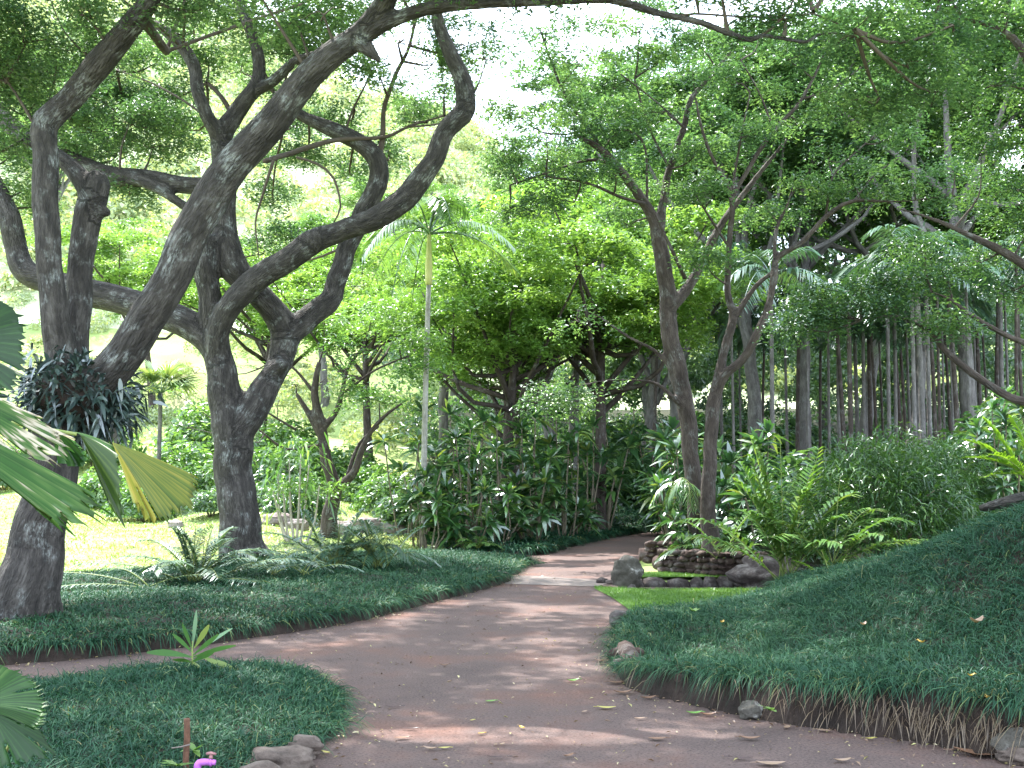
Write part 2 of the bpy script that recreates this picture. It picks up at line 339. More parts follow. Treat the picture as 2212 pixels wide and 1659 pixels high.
def keep_mask(C):
    q = C[:, :2] - SUN[None, :2] * (C[:, 2] / SUN[2])[:, None]
    k = np.ones(len(C), bool)
    for (cx, cy, rx, ry, pr) in LIT_E:
        ins = ((q[:, 0] - cx) / rx) ** 2 + ((q[:, 1] - cy) / ry) ** 2 < 1
        k &= ~(ins & (rng.random(len(C)) < pr) & (C[:, 2] > 1.5))
    for (p, r, pr) in LIT_R:
        D = C - p; along = D @ SUN; dist = np.linalg.norm(D - along[:, None] * SUN, axis=1)
        k &= ~((dist < r) & (along > 0.6) & (rng.random(len(C)) < pr))
    return k
# ------------------------------------------------------------------ crowns
def crown_pads(cr, tw, pads, skel, L, clump=0.42, dens=1.0, prune=True, branch=True, brad=0.03, thick=0.09, nper=None, cov=0.8):
    """pads: list of (centre, rx, ry, rz). clumps of leaves on twigs that spring from the nearest limb"""
    kd = kdtree.KDTree(len(skel))
    for i, q in enumerate(skel): kd.insert(q, i)
    kd.balance()
    for (c, rx, ry, rz) in pads:
        m = max(3, int(dens * 1.5 * rx * ry / clump ** 2 * (0.7 + 0.5 * rz / clump)))
        q = rng.normal(size=(m, 3)); q = nrm(q) * (rng.random((m, 1)) ** 0.45)
        S = c + q * [rx, ry, rz]; S[:, 2] += rz * .35 * (1 - q[:, 0] ** 2 - q[:, 1] ** 2)
        tone = rng.random(m)
        if branch:
            _, i, dist = kd.find(c - np.array([0, 0, 0.35 * rz + 0.2])); s = np.array(skel[i])
            mid = s * .45 + c * .55 + np.array([0, 0, -0.12 * dist]) + rng.normal(0, .06 * dist, 3)
            e = c - np.array([0, 0, rz * .3])
            bp, br = catmull([s, mid, e], [brad, brad * .65, brad * .3], max(.15, dist / 8))
            tube(tw, bp, br, seg=5, raw=True, cap=False, wob=1.2)
            hubs = [e] + [e + (S[k] - e) * .5 for k in range(0, m, max(1, m // 5))]
            hubs = np.array(hubs + [bp[len(bp) // 2]])
            for h in hubs[1:-1]:
                tube(tw, np.array([e, (e + h) / 2 + rng.normal(0, .05, 3), h]), [brad * .4, brad * .3, brad * .22], seg=4, raw=True, cap=False)
            for k in range(m):
                j = np.argmin(((hubs - S[k]) ** 2).sum(1)); h = hubs[j]
                tube(tw, np.array([h, (h + S[k]) / 2 + rng.normal(0, .05, 3) - [0, 0, .03], S[k] - [0, 0, .03]]), [brad * .24, brad * .18, brad * .1], seg=3, raw=True, cap=False)
        npc = nper or int(cov * math.pi * clump ** 2 / (0.225 * L * L))
        Cs = np.repeat(S, npc, 0); n = len(Cs)
        a = rng.uniform(0, 6.283, n); rad = clump * np.sqrt(rng.random(n)) * (0.55 + .45 * rng.random(n)) * 1.15
        # feathery fingers: leaves gather along a few rays from the clump centre
        ph = np.repeat(rng.uniform(0, 6.28, m), npc); a = a + 0.55 * np.sin(5 * a + ph)
        tilt = np.repeat(rng.normal(0, .22, (m, 2)), npc, 0)
        off = np.stack([np.cos(a) * rad, np.sin(a) * rad, rng.normal(0, thick, n)], 1)
        off[:, 2] += off[:, 0] * tilt[:, 0] + off[:, 1] * tilt[:, 1] - 0.5 * rad ** 2 / clump * .6
        C = Cs + off
        nn = np.stack([rng.normal(0, .42, n), rng.normal(0, .42, n), np.ones(n)], 1); nn[:, :2] += off[:, :2] / clump * .35
        t = np.repeat(tone, npc) * .6 + rng.random(n) * .4
        if prune:
            k = keep_mask(C); C, nn, t = C[k], nn[k], t[k]
        if len(C): leaves(cr, C, nn, L * rng.uniform(.7, 1.25, len(C)), t)
def ipads(lst, ryk=0.9):
    out = []
    for (u, v, ru, rv, d) in lst:
        rx = px(ru, d); out.append((P(u, v, d), rx, max(.5, rx * ryk), px(rv, d)))
    return out
def limb(acc, nodes, seg=12, lumps=.07, step=.14, wob=0.25):
    pts = [P(u, v, d) for (u, v, w, d) in nodes]; rad = [px(w, d) / 2 for (u, v, w, d) in nodes]
    return tube(acc, pts, rad, seg=seg, step=step, lumps=lumps, wob=wob)
# ================================================================== SETTING
def hbase(x, y):
    x = np.asarray(x, float); y = np.asarray(y, float)
    h = -0.04 * np.ones_like(x * y)
    sl = lambda a, b, t: np.clip((t - a) / (b - a), 0, 1)
    h = h + sl(39, 62, y) * (1.6 + 1.9 * sl(0, -12, x)) + np.clip(y - 60, 0, 400) * (0.14 + .32 * sl(30, -8, x) + .16 * sl(-8, -50, x)) * (1 + .05 * np.sin(x * .07))
    h = h + (0.16 * np.sin(x * .8 + 1) + .12 * np.sin(x * 1.7 + y * .9)) * sl(22, 30, y) * sl(-1, -4, x) + 1.45 * sl(21, 40, y) * sl(-.8, -3.2, x)
    h = h + np.clip(x - 6, 0, 40) * .10 * sl(8, 14, y)
    dip = sl(16.75, 16.85, y) * sl(18.45, 18.35, y) * sl(1.75, 1.85, x) * sl(5.2, 5.1, x)
    return h - .75 * dip
def grid(name, xs, ys, hf, m, smooth=True):
    X, Y = np.meshgrid(xs, ys); Z = hf(X, Y)
    V = np.stack([X, Y, Z], -1).reshape(-1, 3); nx = len(xs)
    i = (np.arange(len(ys) - 1)[:, None] * nx + np.arange(nx - 1)[None]).reshape(-1)
    a = Acc(); a.add(V, [np.stack([i, i + 1, i + nx + 1, i + nx], 1)]); return a.build(name, m, None, smooth)
xs = np.concatenate([np.arange(-260, -20, 6), np.arange(-20, 1.5, .5), np.arange(1.5, 5.4, .1), np.arange(5.5, 20, .5), np.arange(20, 264, 6)])
ys = np.concatenate([np.arange(-30, 15, 1.0), np.arange(15, 16.5, .5), np.arange(16.5, 18.7, .1), np.arange(18.8, 60, .6), np.arange(60, 74, 2.)])
g = grid('ground', xs, ys, hbase, M_GROUND); tag(g, kind='structure')
g = grid('hills', np.arange(-300, 305, 5.), np.arange(72, 300, 5.), lambda x, y: hbase(x, y) - .02 + 1.5 * lump(np.stack([x, y, 0 * x], -1), .08) * np.clip((y - 74) / 30, 0, 1) - np.clip(y - 170, 0, 200) * .33, M_HILL); tag(g, kind='structure')
# shaded forest floor
def floor_h(x, y): return hbase(x, y) + .03
def poly_sd(x, y, poly):
    """signed distance, positive inside"""
    poly = np.asarray(poly)[:, :2]; x = np.asarray(x, float); y = np.asarray(y, float)
    d2 = np.full(x.shape, 1e18); ins = np.zeros(x.shape, bool)
    for i in range(len(poly)):
        a = poly[i]; b = poly[(i + 1) % len(poly)]; e = b - a; wx = x - a[0]; wy = y - a[1]
        t = np.clip((wx * e[0] + wy * e[1]) / (e @ e + 1e-12), 0, 1)
        d2 = np.minimum(d2, (wx - e[0] * t) ** 2 + (wy - e[1] * t) ** 2)
        c = ((a[1] > y) != (b[1] > y)) & (x < (b[0] - a[0]) * (y - a[1]) / (b[1] - a[1] + 1e-12) + a[0]); ins ^= c
    return np.sqrt(d2) * np.where(ins, 1, -1)
def sheet(name, poly, z, m, kind='structure', thick=0.0):
    import bmesh
    bm = bmesh.new(); vs = [bm.verts.new((float(p[0]), float(p[1]), z)) for p in poly]; bm.faces.new(vs)
    bmesh.ops.triangulate(bm, faces=bm.faces[:])
    me = bpy.data.meshes.new(name); bm.to_mesh(me); bm.free(); me.materials.append(m)
    o = bpy.data.objects.new(name, me); link(o); o['kind'] = kind
    return o
def smooth_poly(pts, n=4):
    pts = [np.asarray(p[:2], float) for p in pts]; out = []
    for i in range(len(pts)):
        a, b, c, d = pts[i - 1], pts[i], pts[(i + 1) % len(pts)], pts[(i + 2) % len(pts)]
        for k in range(n):
            t = k / n; out.append(.5 * ((2 * b) + (-a + c) * t + (2 * a - 5 * b + 4 * c - d) * t * t + (-a + 3 * b - 3 * c + d) * t ** 3))
    return out
gp = lambda l: [G(u, v)[:2] for (u, v) in l]
path_poly = [(-16, 3), (9, 3), (9, 7.5)] + gp([(1700, 1420), (1420, 1350), (1300, 1266)]) + [(1.55, 16.95), (1.55, 18.3)] + gp([(1378, 1212), (1425, 1170), (1440, 1139)]) + [(4.6, 44.0), (3.4, 44.0)] + gp([(1350, 1143), (1240, 1165), (1140, 1185)]) + [(-.4, 22.0), (-3, 20.5), (-6, 16.5), (-16, 13)]
path = sheet('path', path_poly, 0.0, M_PATH)
sheet('path_drain_band', gp([(1098, 1243), (1090, 1262), (1290, 1268), (1330, 1256), (1180, 1246)]), 0.006, M_CONC)
# --- grass beds -----------------------------------------------------------
BED_A = smooth_poly(gp([(-420, 1475), (0, 1437), (200, 1422), (500, 1385), (760, 1345), (930, 1303), (1085, 1262), (1110, 1244), (1150, 1215)]) + [(0.35, 21.2), (-1, 22.6), (-3, 22.2), (-4.6, 21.2), (-6, 18.2), (-9, 16.2), (-14, 15.6)])
BED_C = smooth_poly(gp([(70, 1492), (300, 1458), (520, 1448), (640, 1455), (715, 1490), (742, 1545), (738, 1590), (660, 1625), (560, 1665), (380, 1760)]) + [(-2.6, 4.2), (-4.8, 5.2), (-5.4, 7.2)])
BED_D = smooth_poly(gp([(1392, 1352), (1335, 1385), (1318, 1440), (1370, 1490), (1490, 1520), (1600, 1545), (1760, 1572), (2000, 1605), (2250, 1655)]) + [(4.2, 5.8), (7, 6), (9, 9), (8.5, 14), (6.6, 17.3), (5.4, 17.2)] + gp([(1740, 1288), (1660, 1312), (1565, 1335), (1475, 1350)]))
BED_B = smooth_poly(gp([(1148, 1200), (1240, 1179), (1340, 1158), (1435, 1139)]) + [(3.6, 45), (1.5, 46), (-2.5, 40), (-3.2, 30), (-1.5, 25.2)])
# bank height from control points seen in the picture
CPD = [(G(1372, 1318), .10), (G(1318, 1400), .16), (G(1370, 1490), .22), (G(1490, 1520), .24), (G(1760, 1572), .28), (G(2250, 1655), .34), (np.array([4.6, 5.8]), .5),
       (P(2212, 1082, 9.5), None), (P(2080, 1120, 10.6), None), (P(1900, 1190, 11.8), None), (P(1700, 1240, 13), None), (P(1560, 1282, 14), None), (P(2212, 1300, 7.9), None), (P(1900, 1350, 8.8), None),
       (P(1600, 1380, 9.8), None), (P(1450, 1400, 10.2), None), (np.array([3.3, 16.6]), .05), (np.array([6.6, 17.3]), .45), (np.array([8.5, 14]), 1.3), (np.array([9, 9]), 2.5), (np.array([7, 6]), 1.6), (np.array([5.2, 13.5]), .85), (np.array([3.6, 14.6]), .35)]
cx = np.array([c[0][:2] for c in CPD]); cz = np.array([c[0][2] - .17 if c[1] is None else c[1] for c in CPD])
def _phi(r): return r * r * np.log(r + 1e-9)
_n = len(cx); _K2 = _phi(np.linalg.norm(cx[:, None] - cx[None], axis=-1)) + np.eye(_n) * .25; _Pm = np.hstack([np.ones((_n, 1)), cx])
_A = np.block([[_K2, _Pm], [_Pm.T, np.zeros((3, 3))]]); _w = np.linalg.solve(_A, np.concatenate([cz, np.zeros(3)]))
def hD(x, y):
    x = np.asarray(x, float); y = np.asarray(y, float); q = np.stack([x.ravel(), y.ravel()], 1); r = np.linalg.norm(q[:, None] - cx[None], axis=-1)
    return (_phi(r) @ _w[:_n] + _w[_n] + q @ _w[_n + 1:]).reshape(x.shape)
bumpy = lambda x, y: .03 * lump(np.stack([x, y, 0 * x], -1), 2.2)
BEDS = {
    'A': (BED_A, lambda x, y: .13 + .12 * np.clip(poly_sd(x, y, BED_A) / 1.5, 0, 1) + bumpy(x, y)),
    'B': (BED_B, lambda x, y: .13 + .15 * np.clip(poly_sd(x, y, BED_B) / 2, 0, 1) + bumpy(x, y) + np.clip(y - 33, 0, 30) * .06),
    'C': (BED_C, lambda x, y: .05 + .10 * np.clip(poly_sd(x, y, BED_C) / .8, 0, 1) + .5 * bumpy(x, y)),
    'D': (BED_D, lambda x, y: hD(x, y) + bumpy(x, y))}
def bedz(k, x, y):
    poly, h = BEDS[k]; sd = poly_sd(x, y, poly); t = np.clip((sd + .02) / .10, 0, 1)
    return -.06 + (h(x, y) + .06) * t
for k, st in (('A', .16), ('B', .3), ('C', .08), ('D', .1)):
    poly = np.array(BEDS[k][0]); lo = poly.min(0) - .2; hi = poly.max(0) + .2
    o = grid({'A': 'left_bed', 'B': 'far_bed', 'C': 'island_bed', 'D': 'right_bank'}[k], np.arange(lo[0], hi[0], st), np.arange(lo[1], hi[1], st), lambda x, y, k=k: bedz(k, x, y), M_SOIL)
    tag(o, kind='structure')
def in_view(x, y, m=0.6): return (np.abs(x) < y * .4424 + m) & (y > 5.2)
def grass(name, key, tufts, L=(.16, .30), w=.007, per=26, edge=True, mt=None, spread=.06, yfade=None):
    poly, _ = BEDS[key]; pa = np.array(poly); lo, hi = pa.min(0), pa.max(0); acc = Acc(); dry = Acc()
    x = rng.uniform(lo[0], hi[0], tufts); y = rng.uniform(lo[1], hi[1], tufts)
    sd = poly_sd(x, y, poly); k = (sd > .12) & in_view(x, y); x, y, sd = x[k], y[k], sd[k]
    # extra tufts right on the rim, hanging over it
    if edge:
        pe = []; 
        for i in range(len(pa)):
            a, b = pa[i], pa[(i + 1) % len(pa)]; l = np.linalg.norm(b - a); m = max(1, int(l / .045)); pe += [a + (b - a) * t for t in rng.random(m)]
        pe = np.array(pe) ; e = .03; 
        gx = (poly_sd(pe[:, 0] + e, pe[:, 1], poly) - poly_sd(pe[:, 0] - e, pe[:, 1], poly)); gy = (poly_sd(pe[:, 0], pe[:, 1] + e, poly) - poly_sd(pe[:, 0], pe[:, 1] - e, poly))
        gn = nrm(np.stack([gx, gy], 1)); pe = pe + gn * rng.uniform(.08, .2, (len(pe), 1)); k = in_view(pe[:, 0], pe[:, 1]); pe, gn = pe[k], gn[k]
        x = np.concatenate([x, pe[:, 0]]); y = np.concatenate([y, pe[:, 1]]); sd = poly_sd(x, y, poly)
    z = bedz(key, x, y); n = len(x)
    e = .05
    gx = (poly_sd(x + e, y, poly) - poly_sd(x - e, y, poly)) / (2 * e); gy = (poly_sd(x, y + e, poly) - poly_sd(x, y - e, poly)) / (2 * e)
    out = -np.stack([gx, gy], 1) * np.exp(-np.clip(sd, 0, 9) / .14)[:, None]
    sl = -np.stack([(bedz(key, x + e, y) - bedz(key, x - e, y)), (bedz(key, x, y + e) - bedz(key, x, y - e))], 1) / (2 * e); sl = np.clip(sl, -.6, .6)
    tone = np.clip(.45 + .22 * lump(np.stack([x, y, 0 * x], 1), 1.6) * 2 + rng.normal(0, .15, n), 0, 1)
    rp = lambda a: np.repeat(a, per, 0); m = n * per
    az = rng.uniform(0, 6.283, m); lean = rng.uniform(.25, 1.25, m) ** 1.0
    D = np.stack([np.cos(az) * lean, np.sin(az) * lean, np.ones(m)], 1); D[:, :2] += rp(out) * 1.6 + rp(sl) * .7
    base = np.stack([rp(x), rp(y), rp(z)], 1) + rng.normal(0, spread, (m, 3)) * [1, 1, 0] - [0, 0, .02]
    big = rp((.75 + .6 * rng.random(n) ** 2 + .5 * (rng.random(n) < .04))) * rp(1 + .55 * np.exp(-np.clip(sd, 0, 9) / .2))
    LL = rng.uniform(*L, m) * big
    rv = np.clip(rp(tone) * .55 + rng.random(m) * .40, 0, .9); yel = rng.random(m) < (.03 + .12 * np.exp(-np.clip(rp(sd), 0, 9) / .15)); rv[yel] = rng.uniform(.88, 1, yel.sum())
    ribbons(acc, base, D, LL, w, rng.uniform(.45, 1.0, m) + .25 * rp(np.linalg.norm(out, axis=1)), 3, rnd=rv, prof=lambda t: 1.0 if t < .7 else (1 - t) / .3 * .9 + .1, roll=rng.normal(0, .5, m))
    o = acc.build(name, mt or M_GRASS); tag(o, kind='stuff')
    return o
def slabel(o, l, c): tag(o, l, c)
slabel(grass('mondo_grass', 'A', 22000, per=18, w=.008, L=(.11, .22)), 'dark green mondo grass covering the left bed beside the path', 'grass')
slabel(grass('mondo_grass', 'C', 7000, per=26, w=.005, L=(.10, .20)), 'green mondo grass on the near island bed at lower left', 'grass')
slabel(grass('mondo_grass', 'D', 25000, per=26, w=.0048, L=(.12, .23)), 'thick blue green mondo grass covering the right bank', 'grass')
slabel(grass('ground_cover', 'B', 7000, per=10, w=.022, L=(.16, .3)), 'low green ground cover along the far bed under the ti plants', 'grass')
# dry thatch under the rim of the right bank
th = Acc(); pe = np.array(smooth_poly(gp([(1325, 1440), (1370, 1492), (1490, 1520), (1600, 1545), (1760, 1572), (2000, 1605), (2240, 1655)]) , 1))[:7]
xsn = np.concatenate([np.linspace(pe[i], pe[i + 1], 420, endpoint=False) for i in range(6)]); n = len(xsn)
k = rng.random(n) < np.clip(.02 + .6 * (xsn[:, 0] - 1.6) / 1.2, .02, .55); xsn = xsn[k]; n = len(xsn)
ddn = np.stack([rng.normal(-.25, .35, n), rng.normal(-.55, .3, n), rng.uniform(-.5, .35, n)], 1)
ribbons(th, np.stack([xsn[:, 0] + rng.normal(0, .05, n), xsn[:, 1] + rng.uniform(.0, .14, n), rng.uniform(.10, .26, n)], 1), ddn, rng.uniform(.08, .20, n), .006, rng.uniform(.5, 1.0, n), 3)
tag(th.build('dry_grass', M_DRY), 'dry brown thatch hanging below the rim of the right bank', 'grass', kind='stuff')
# lime lawn patches
LAWN = smooth_poly(gp([(1284, 1268), (1318, 1290), (1350, 1312), (1392, 1345), (1440, 1365), (1560, 1350), (1690, 1310)]) + [(4.9, 16.6), (1.9, 16.6)], 3)
sheet('lawn', LAWN, 0.012, noise_mat('lawn_soil', [(0.3, (0.06, 0.13, 0.02)), (0.7, (0.10, 0.2, 0.03))], bump=.4))
STRIP = [(1.75, 18.55), (5.5, 18.55), (6.5, 20.2), (1.95, 19.35)]
sheet('lawn', STRIP, 0.016, noise_mat('lawn_soil2', [(0.3, (0.06, 0.13, 0.02)), (0.7, (0.10, 0.2, 0.03))], bump=.4))
lg = Acc()
for poly, cnt in ((LAWN, 52000), (STRIP, 26000)):
    pa = np.array(poly); x = rng.uniform(pa[:, 0].min(), pa[:, 0].max(), cnt); y = rng.uniform(pa[:, 1].min(), pa[:, 1].max(), cnt); k = poly_sd(x, y, poly) > .01; x, y = x[k], y[k]; n = len(x)
    ribbons(lg, np.stack([x, y, np.full(n, .01)], 1), np.stack([rng.normal(0, .5, n), rng.normal(0, .5, n), np.ones(n)], 1), rng.uniform(.025, .055, n), .008, .2, 1, prof=lambda t: 1 - .8 * t)
tag(lg.build('lawn_grass', M_LAWN), 'short lime green turf on both sides of the stone channel', 'grass', kind='stuff')
# meadow tufts in the sunny valley
mg = Acc(); n = 26000; x = rng.uniform(-22, -1.5, n); y = rng.uniform(17, 45, n); k = (poly_sd(x, y, BED_A) < -.1) & (np.abs(x) < .46 * y + 1); x, y = x[k], y[k]; n = len(x)
z = hbase(x, y); cl = lump(np.stack([x, y, z], 1), 1.5); per = 5; rp = lambda a: np.repeat(a, per, 0); m = n * per
ribbons(mg, np.stack([rp(x), rp(y), rp(z)], 1) + rng.normal(0, .1, (m, 3)) * [1, 1, 0], np.stack([rng.normal(0, .6, m), rng.normal(0, .6, m), np.ones(m)], 1), rng.uniform(.05, .16, m) * (1 + rp(np.clip(cl, -.3, .6)) * 1.2), .03, .5, 2, rnd=np.clip(rng.random(m) * .5 + .3 + rp(cl), 0, 1))
tag(mg.build('meadow_grass', leaf_mat('meadow_blade', [(0, (0.16, 0.27, 0.07)), (0.6, (0.26, 0.36, 0.11)), (1, (0.42, 0.40, 0.22))], trans=.3, gloss=.03)), 'bright sunlit meadow grass in the valley behind the trees', 'grass', kind='stuff')
# forest floor
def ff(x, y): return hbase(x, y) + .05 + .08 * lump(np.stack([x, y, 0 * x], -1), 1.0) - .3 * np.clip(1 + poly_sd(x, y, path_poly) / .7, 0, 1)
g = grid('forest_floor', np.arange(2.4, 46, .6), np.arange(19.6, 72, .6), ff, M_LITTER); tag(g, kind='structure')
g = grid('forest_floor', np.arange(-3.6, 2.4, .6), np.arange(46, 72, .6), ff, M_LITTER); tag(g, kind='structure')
# --- channel, walls, stones ----------------------------------------------
w = Acc()
for (x0, x1, yy) in ((1.78, 5.1, 18.47),):
    for r_ in range(3):
        x = x0
        while x < x1:
            l = random.uniform(.22, .45); rock(w, (x + l / 2, yy, -.10 - .2 * r_), (l * .66, .12, .145), random.random() * 50, 2); x += l
for r_ in range(3):
    rock(w, (1.78, 16.9, -.1 - .2 * r_), (.1, .25, .12), r_ + 3, 2); rock(w, (1.76, 17.3, -.1 - .2 * r_), (.1, .25, .12), r_ + 13, 2); rock(w, (1.78, 17.75, -.1 - .2 * r_), (.1, .26, .12), r_ + 23, 2); rock(w, (1.79, 18.2, -.1 - .2 * r_), (.1, .26, .12), r_ + 43, 2)
tag(w.build('channel_wall', M_ROCK), 'low dark stone wall lining the sunken water channel', 'wall')
wt = sheet('water', [(1.7, 16.7), (5.2, 16.7), (5.2, 18.5), (1.7, 18.5)], -.62, None or noise_mat('dark_water', [(0.3, (.01, .012, .01)), (.7, (.02, .022, .018))], rough=.08, bump=.05, spec=.5))
def stone_wall(label, line, rows, h=.10, base=0.0, thick=.13):
    a = Acc()
    for r_ in range(rows):
        for i in range(len(line) - 1):
            p, q = np.array(line[i], float), np.array(line[i + 1], float); L = np.linalg.norm(q - p); t = random.uniform(0, .1)
            while t < L:
                l = random.uniform(.10, .27); c = p + (q - p) * min(1, (t + l / 2) / L); hh = h * random.uniform(.8, 1.2)
                rock(a, (c[0], c[1] + random.uniform(-.03, .03), base + h * (r_ + .5)), (l * .56, thick, hh * .58), random.random() * 90, 2, rough=.34); t += l * .96
    # dark core that closes the joints
    for i in range(len(line) - 1):
        p, q = np.array(line[i], float), np.array(line[i + 1], float)
        tube(a, np.array([[p[0], p[1] + .09, base + h * rows * .38], [q[0], q[1] + .09, base + h * rows * .38]]), [h * rows * .30] * 2, seg=8, raw=True)
    return tag(a.build('stone_wall', M_REDROCK), label, 'wall')
stone_wall('rear dark red dry stone wall at the foot of the twin trees, next to the path', [G(1382, 1216)[:2], G(1480, 1216)[:2], G(1600, 1218)[:2]], 4)
stone_wall('front curved dry stone wall of reddish lava rocks above the lime strip', [G(1418, 1236)[:2], G(1480, 1240)[:2], G(1560, 1246)[:2], G(1640, 1246)[:2]], 4, h=.10)
a = Acc(); p1 = G(1382, 1216); p2 = G(1640, 1236)
tube(a, [[2.7, 21.3, -.35], [3.6, 21.5, -.35], [5.0, 21.8, -.35], [7, 22.2, -.35]], [.5, .7, .8, .8], seg=14, lumps=.1); tag(a.build('planter_soil', M_LITTER), kind='structure')
def boulder(label, c, size, m, seed, name='boulder', rough=.28):
    a = Acc(); rock(a, (0, 0, 0), size, seed, 4, rough); o = a.build(name, m); o.location = Vector([float(x) for x in c]); return tag(o, label, 'rock')
c = G(1358, 1266); boulder('pointed grey boulder with pale lichen beside the path and channel', (c[0], c[1] + .25, .13), (.23, .2, .25), M_LICHROCK, 4, rough=.33)
c = G(1320, 1262); boulder('small tan stone lying left of the pointed boulder', (c[0], c[1], .03), (.09, .04, .035), M_CONC, 8, 'stone')
c = G(1303, 1262); boulder('small dark stone at the path edge left of the tan stone', (c[0], c[1] + .15, .03), (.10, .08, .06), M_ROCK, 12, 'stone')
boulder('large dark sloping lava boulder at the right end of the channel', (4.05, 17.6, .08), (.66, .66, .30), M_ROCK, 21, rough=.36)
boulder('pale speckled rock lying at the right flank of the dark boulder', (4.75, 17.2, .12), (.55, .5, .2), M_LICHROCK, 31)
c = P(1130, 1250, 17.6); boulder('tan rock half buried in the tip of the left bed', (c[0] - .33, 18.0, .07), (.14, .1, .09), M_BROWNROCK, 41, 'stone')
c = G(1332, 1372); boulder('dark stone on the rim of the right bank', (c[0] + .02, c[1], .16), (.09, .09, .1), M_ROCK, 44, 'stone')
c = G(1628, 1558); boulder('grey green stone at the foot of the right bank', (c[0], c[1] + .08, .04), (.085, .08, .07), M_LICHROCK, 46, 'stone')
c = G(610, 1650, .05); boulder('large brown rock edging the near island bed', (c[0] - .02, c[1] + .1, .02), (.19, .17, .09), M_BROWNROCK, 52, 'stone', rough=.3)
c = G(655, 1618, .05); boulder('flat brown rock at the corner of the island bed', (c[0], c[1], .06), (.10, .09, .06), M_BROWNROCK, 55, 'stone', rough=.35)
c = G(570, 1665, .05); boulder('rounded tan rock half out of view below the island bed', (c[0], c[1] - .1, .02), (.15, .12, .08), M_BROWNROCK, 58, 'stone')
c = G(2200, 1600, .1); boulder('grey rock under the bank at the right edge of the view', (c[0], c[1] - .05, .08), (.16, .12, .10), M_LICHROCK, 60, 'stone')
c = G(2205, 1652, .0); boulder('brown rock lying on the path at the lower right corner', (c[0], c[1] + .05, .03), (.12, .1, .06), M_BROWNROCK, 62, 'stone')
# edging stones of right bank (exposed rock face)
ed = Acc()
for (u, v) in [(1330, 1430), (1345, 1455), (1365, 1478), (1395, 1490), (1425, 1500), (1455, 1508), (1485, 1516), (1515, 1520)]:
    c = G(u, v); [rock(ed, (c[0] + .10 + dx, c[1] + .15, .05 + .09 * r_), (.10, .08, .06), u + dx * 9 + r_, 2, .35) for dx in (-.07, .07) for r_ in ((0, 1) if u > 1370 else (0,))]
tube(ed, [[*(G(u, v)[:2] + [.10, .19]), .08] for (u, v) in [(1330, 1430), (1345, 1455), (1365, 1478), (1395, 1490), (1425, 1500), (1455, 1508), (1485, 1516), (1515, 1520)]], [.07] * 8, seg=8, lumps=.2)
tag(ed.build('bank_edging', M_REDROCK), 'dark rough stone edging exposed at the tip of the right bank', 'edging')
# edge kerb stones of left bed seen as a thin dark line
# stream rocks in the sun
srl = [(742, 1108, .30, 'purple grey stream rock standing in the sun right of the small tree'), (790, 1135, .34, 'broad pale stream rock under the sunny lawn'), (840, 1140, .26, 'pale rock at the right end of the stream rocks'),
       (765, 1148, .30, 'dark shaded stream rock in front of the pale ones'), (720, 1140, .24, 'stream rock touching the foot of the small tree'), (815, 1152, .22, 'low flat rock in front of the stream rocks'),
       (600, 1120, .28, 'rock beside the big forked trunk under the pale stems'), (640, 1128, .25, 'brown rock at the foot of the pale curved stems'), (380, 1118, .18, 'small brown rock on the sunny slope'), (868, 1128, .2, 'small rock beside the dark shrubs'),
       (375, 968, .3, 'dark rock high on the grassy slope under the big tree limb')]
for k, (u, v, s, lb) in enumerate(srl):
    d = 27 if v > 1000 else 40; c = P(u, v, d); boulder(lb, (c[0], d, float(hbase(c[0], d)) + s * .35), (s * 1.25, s, s * .75), M_PALEROCK, 70 + k, 'rock')
a = Acc(); c0, c1, c2, c3 = P(583, 1172, 21.5), P(640, 1162, 24), P(660, 1170, 22.5), P(590, 1180, 20.8)
sl = sheet('slab', [G(578, 1166, .16)[:2], G(605, 1163, .16)[:2], G(655, 1172, .16)[:2], G(590, 1176, .16)[:2]], .30, M_CONC, kind=None) if False else None
# ================================================================== HERO TREES
TREES = {}
def hero(name, label, base, limbs, pads, bark, leafm, L, clump, voxel=.035, over=(), brad=.03, dens=1.0, fine=(), cov=.8, ryk=.9, thick=.09):
    t = thing(name, label, 'tree', base)
    acc = Acc(); sk = [limb(acc, l) for l in limbs]
    remeshed(acc, sk, voxel, bark, 'trunk', t)
    tw = Acc(); allp = [s[0] for s in sk]
    for l in fine:
        s = limb(tw, l, seg=6, lumps=0, wob=.5); allp.append(s[0])
    cr = Acc(); crown_pads(cr, tw, pads, np.concatenate(allp), L, clump=clump, dens=dens, brad=brad, cov=cov, thick=thick)
    if over: crown_pads(cr, tw, over, np.concatenate(allp), .11, clump=.6, dens=1.0, brad=brad, cov=1.15)
    tw.build('branches', M_TWIG if bark is M_BARK else bark, t); cr.build('crown', leafm, t, smooth=False)
    return t
d1 = 11.6
b1 = P(62, 1312, d1)
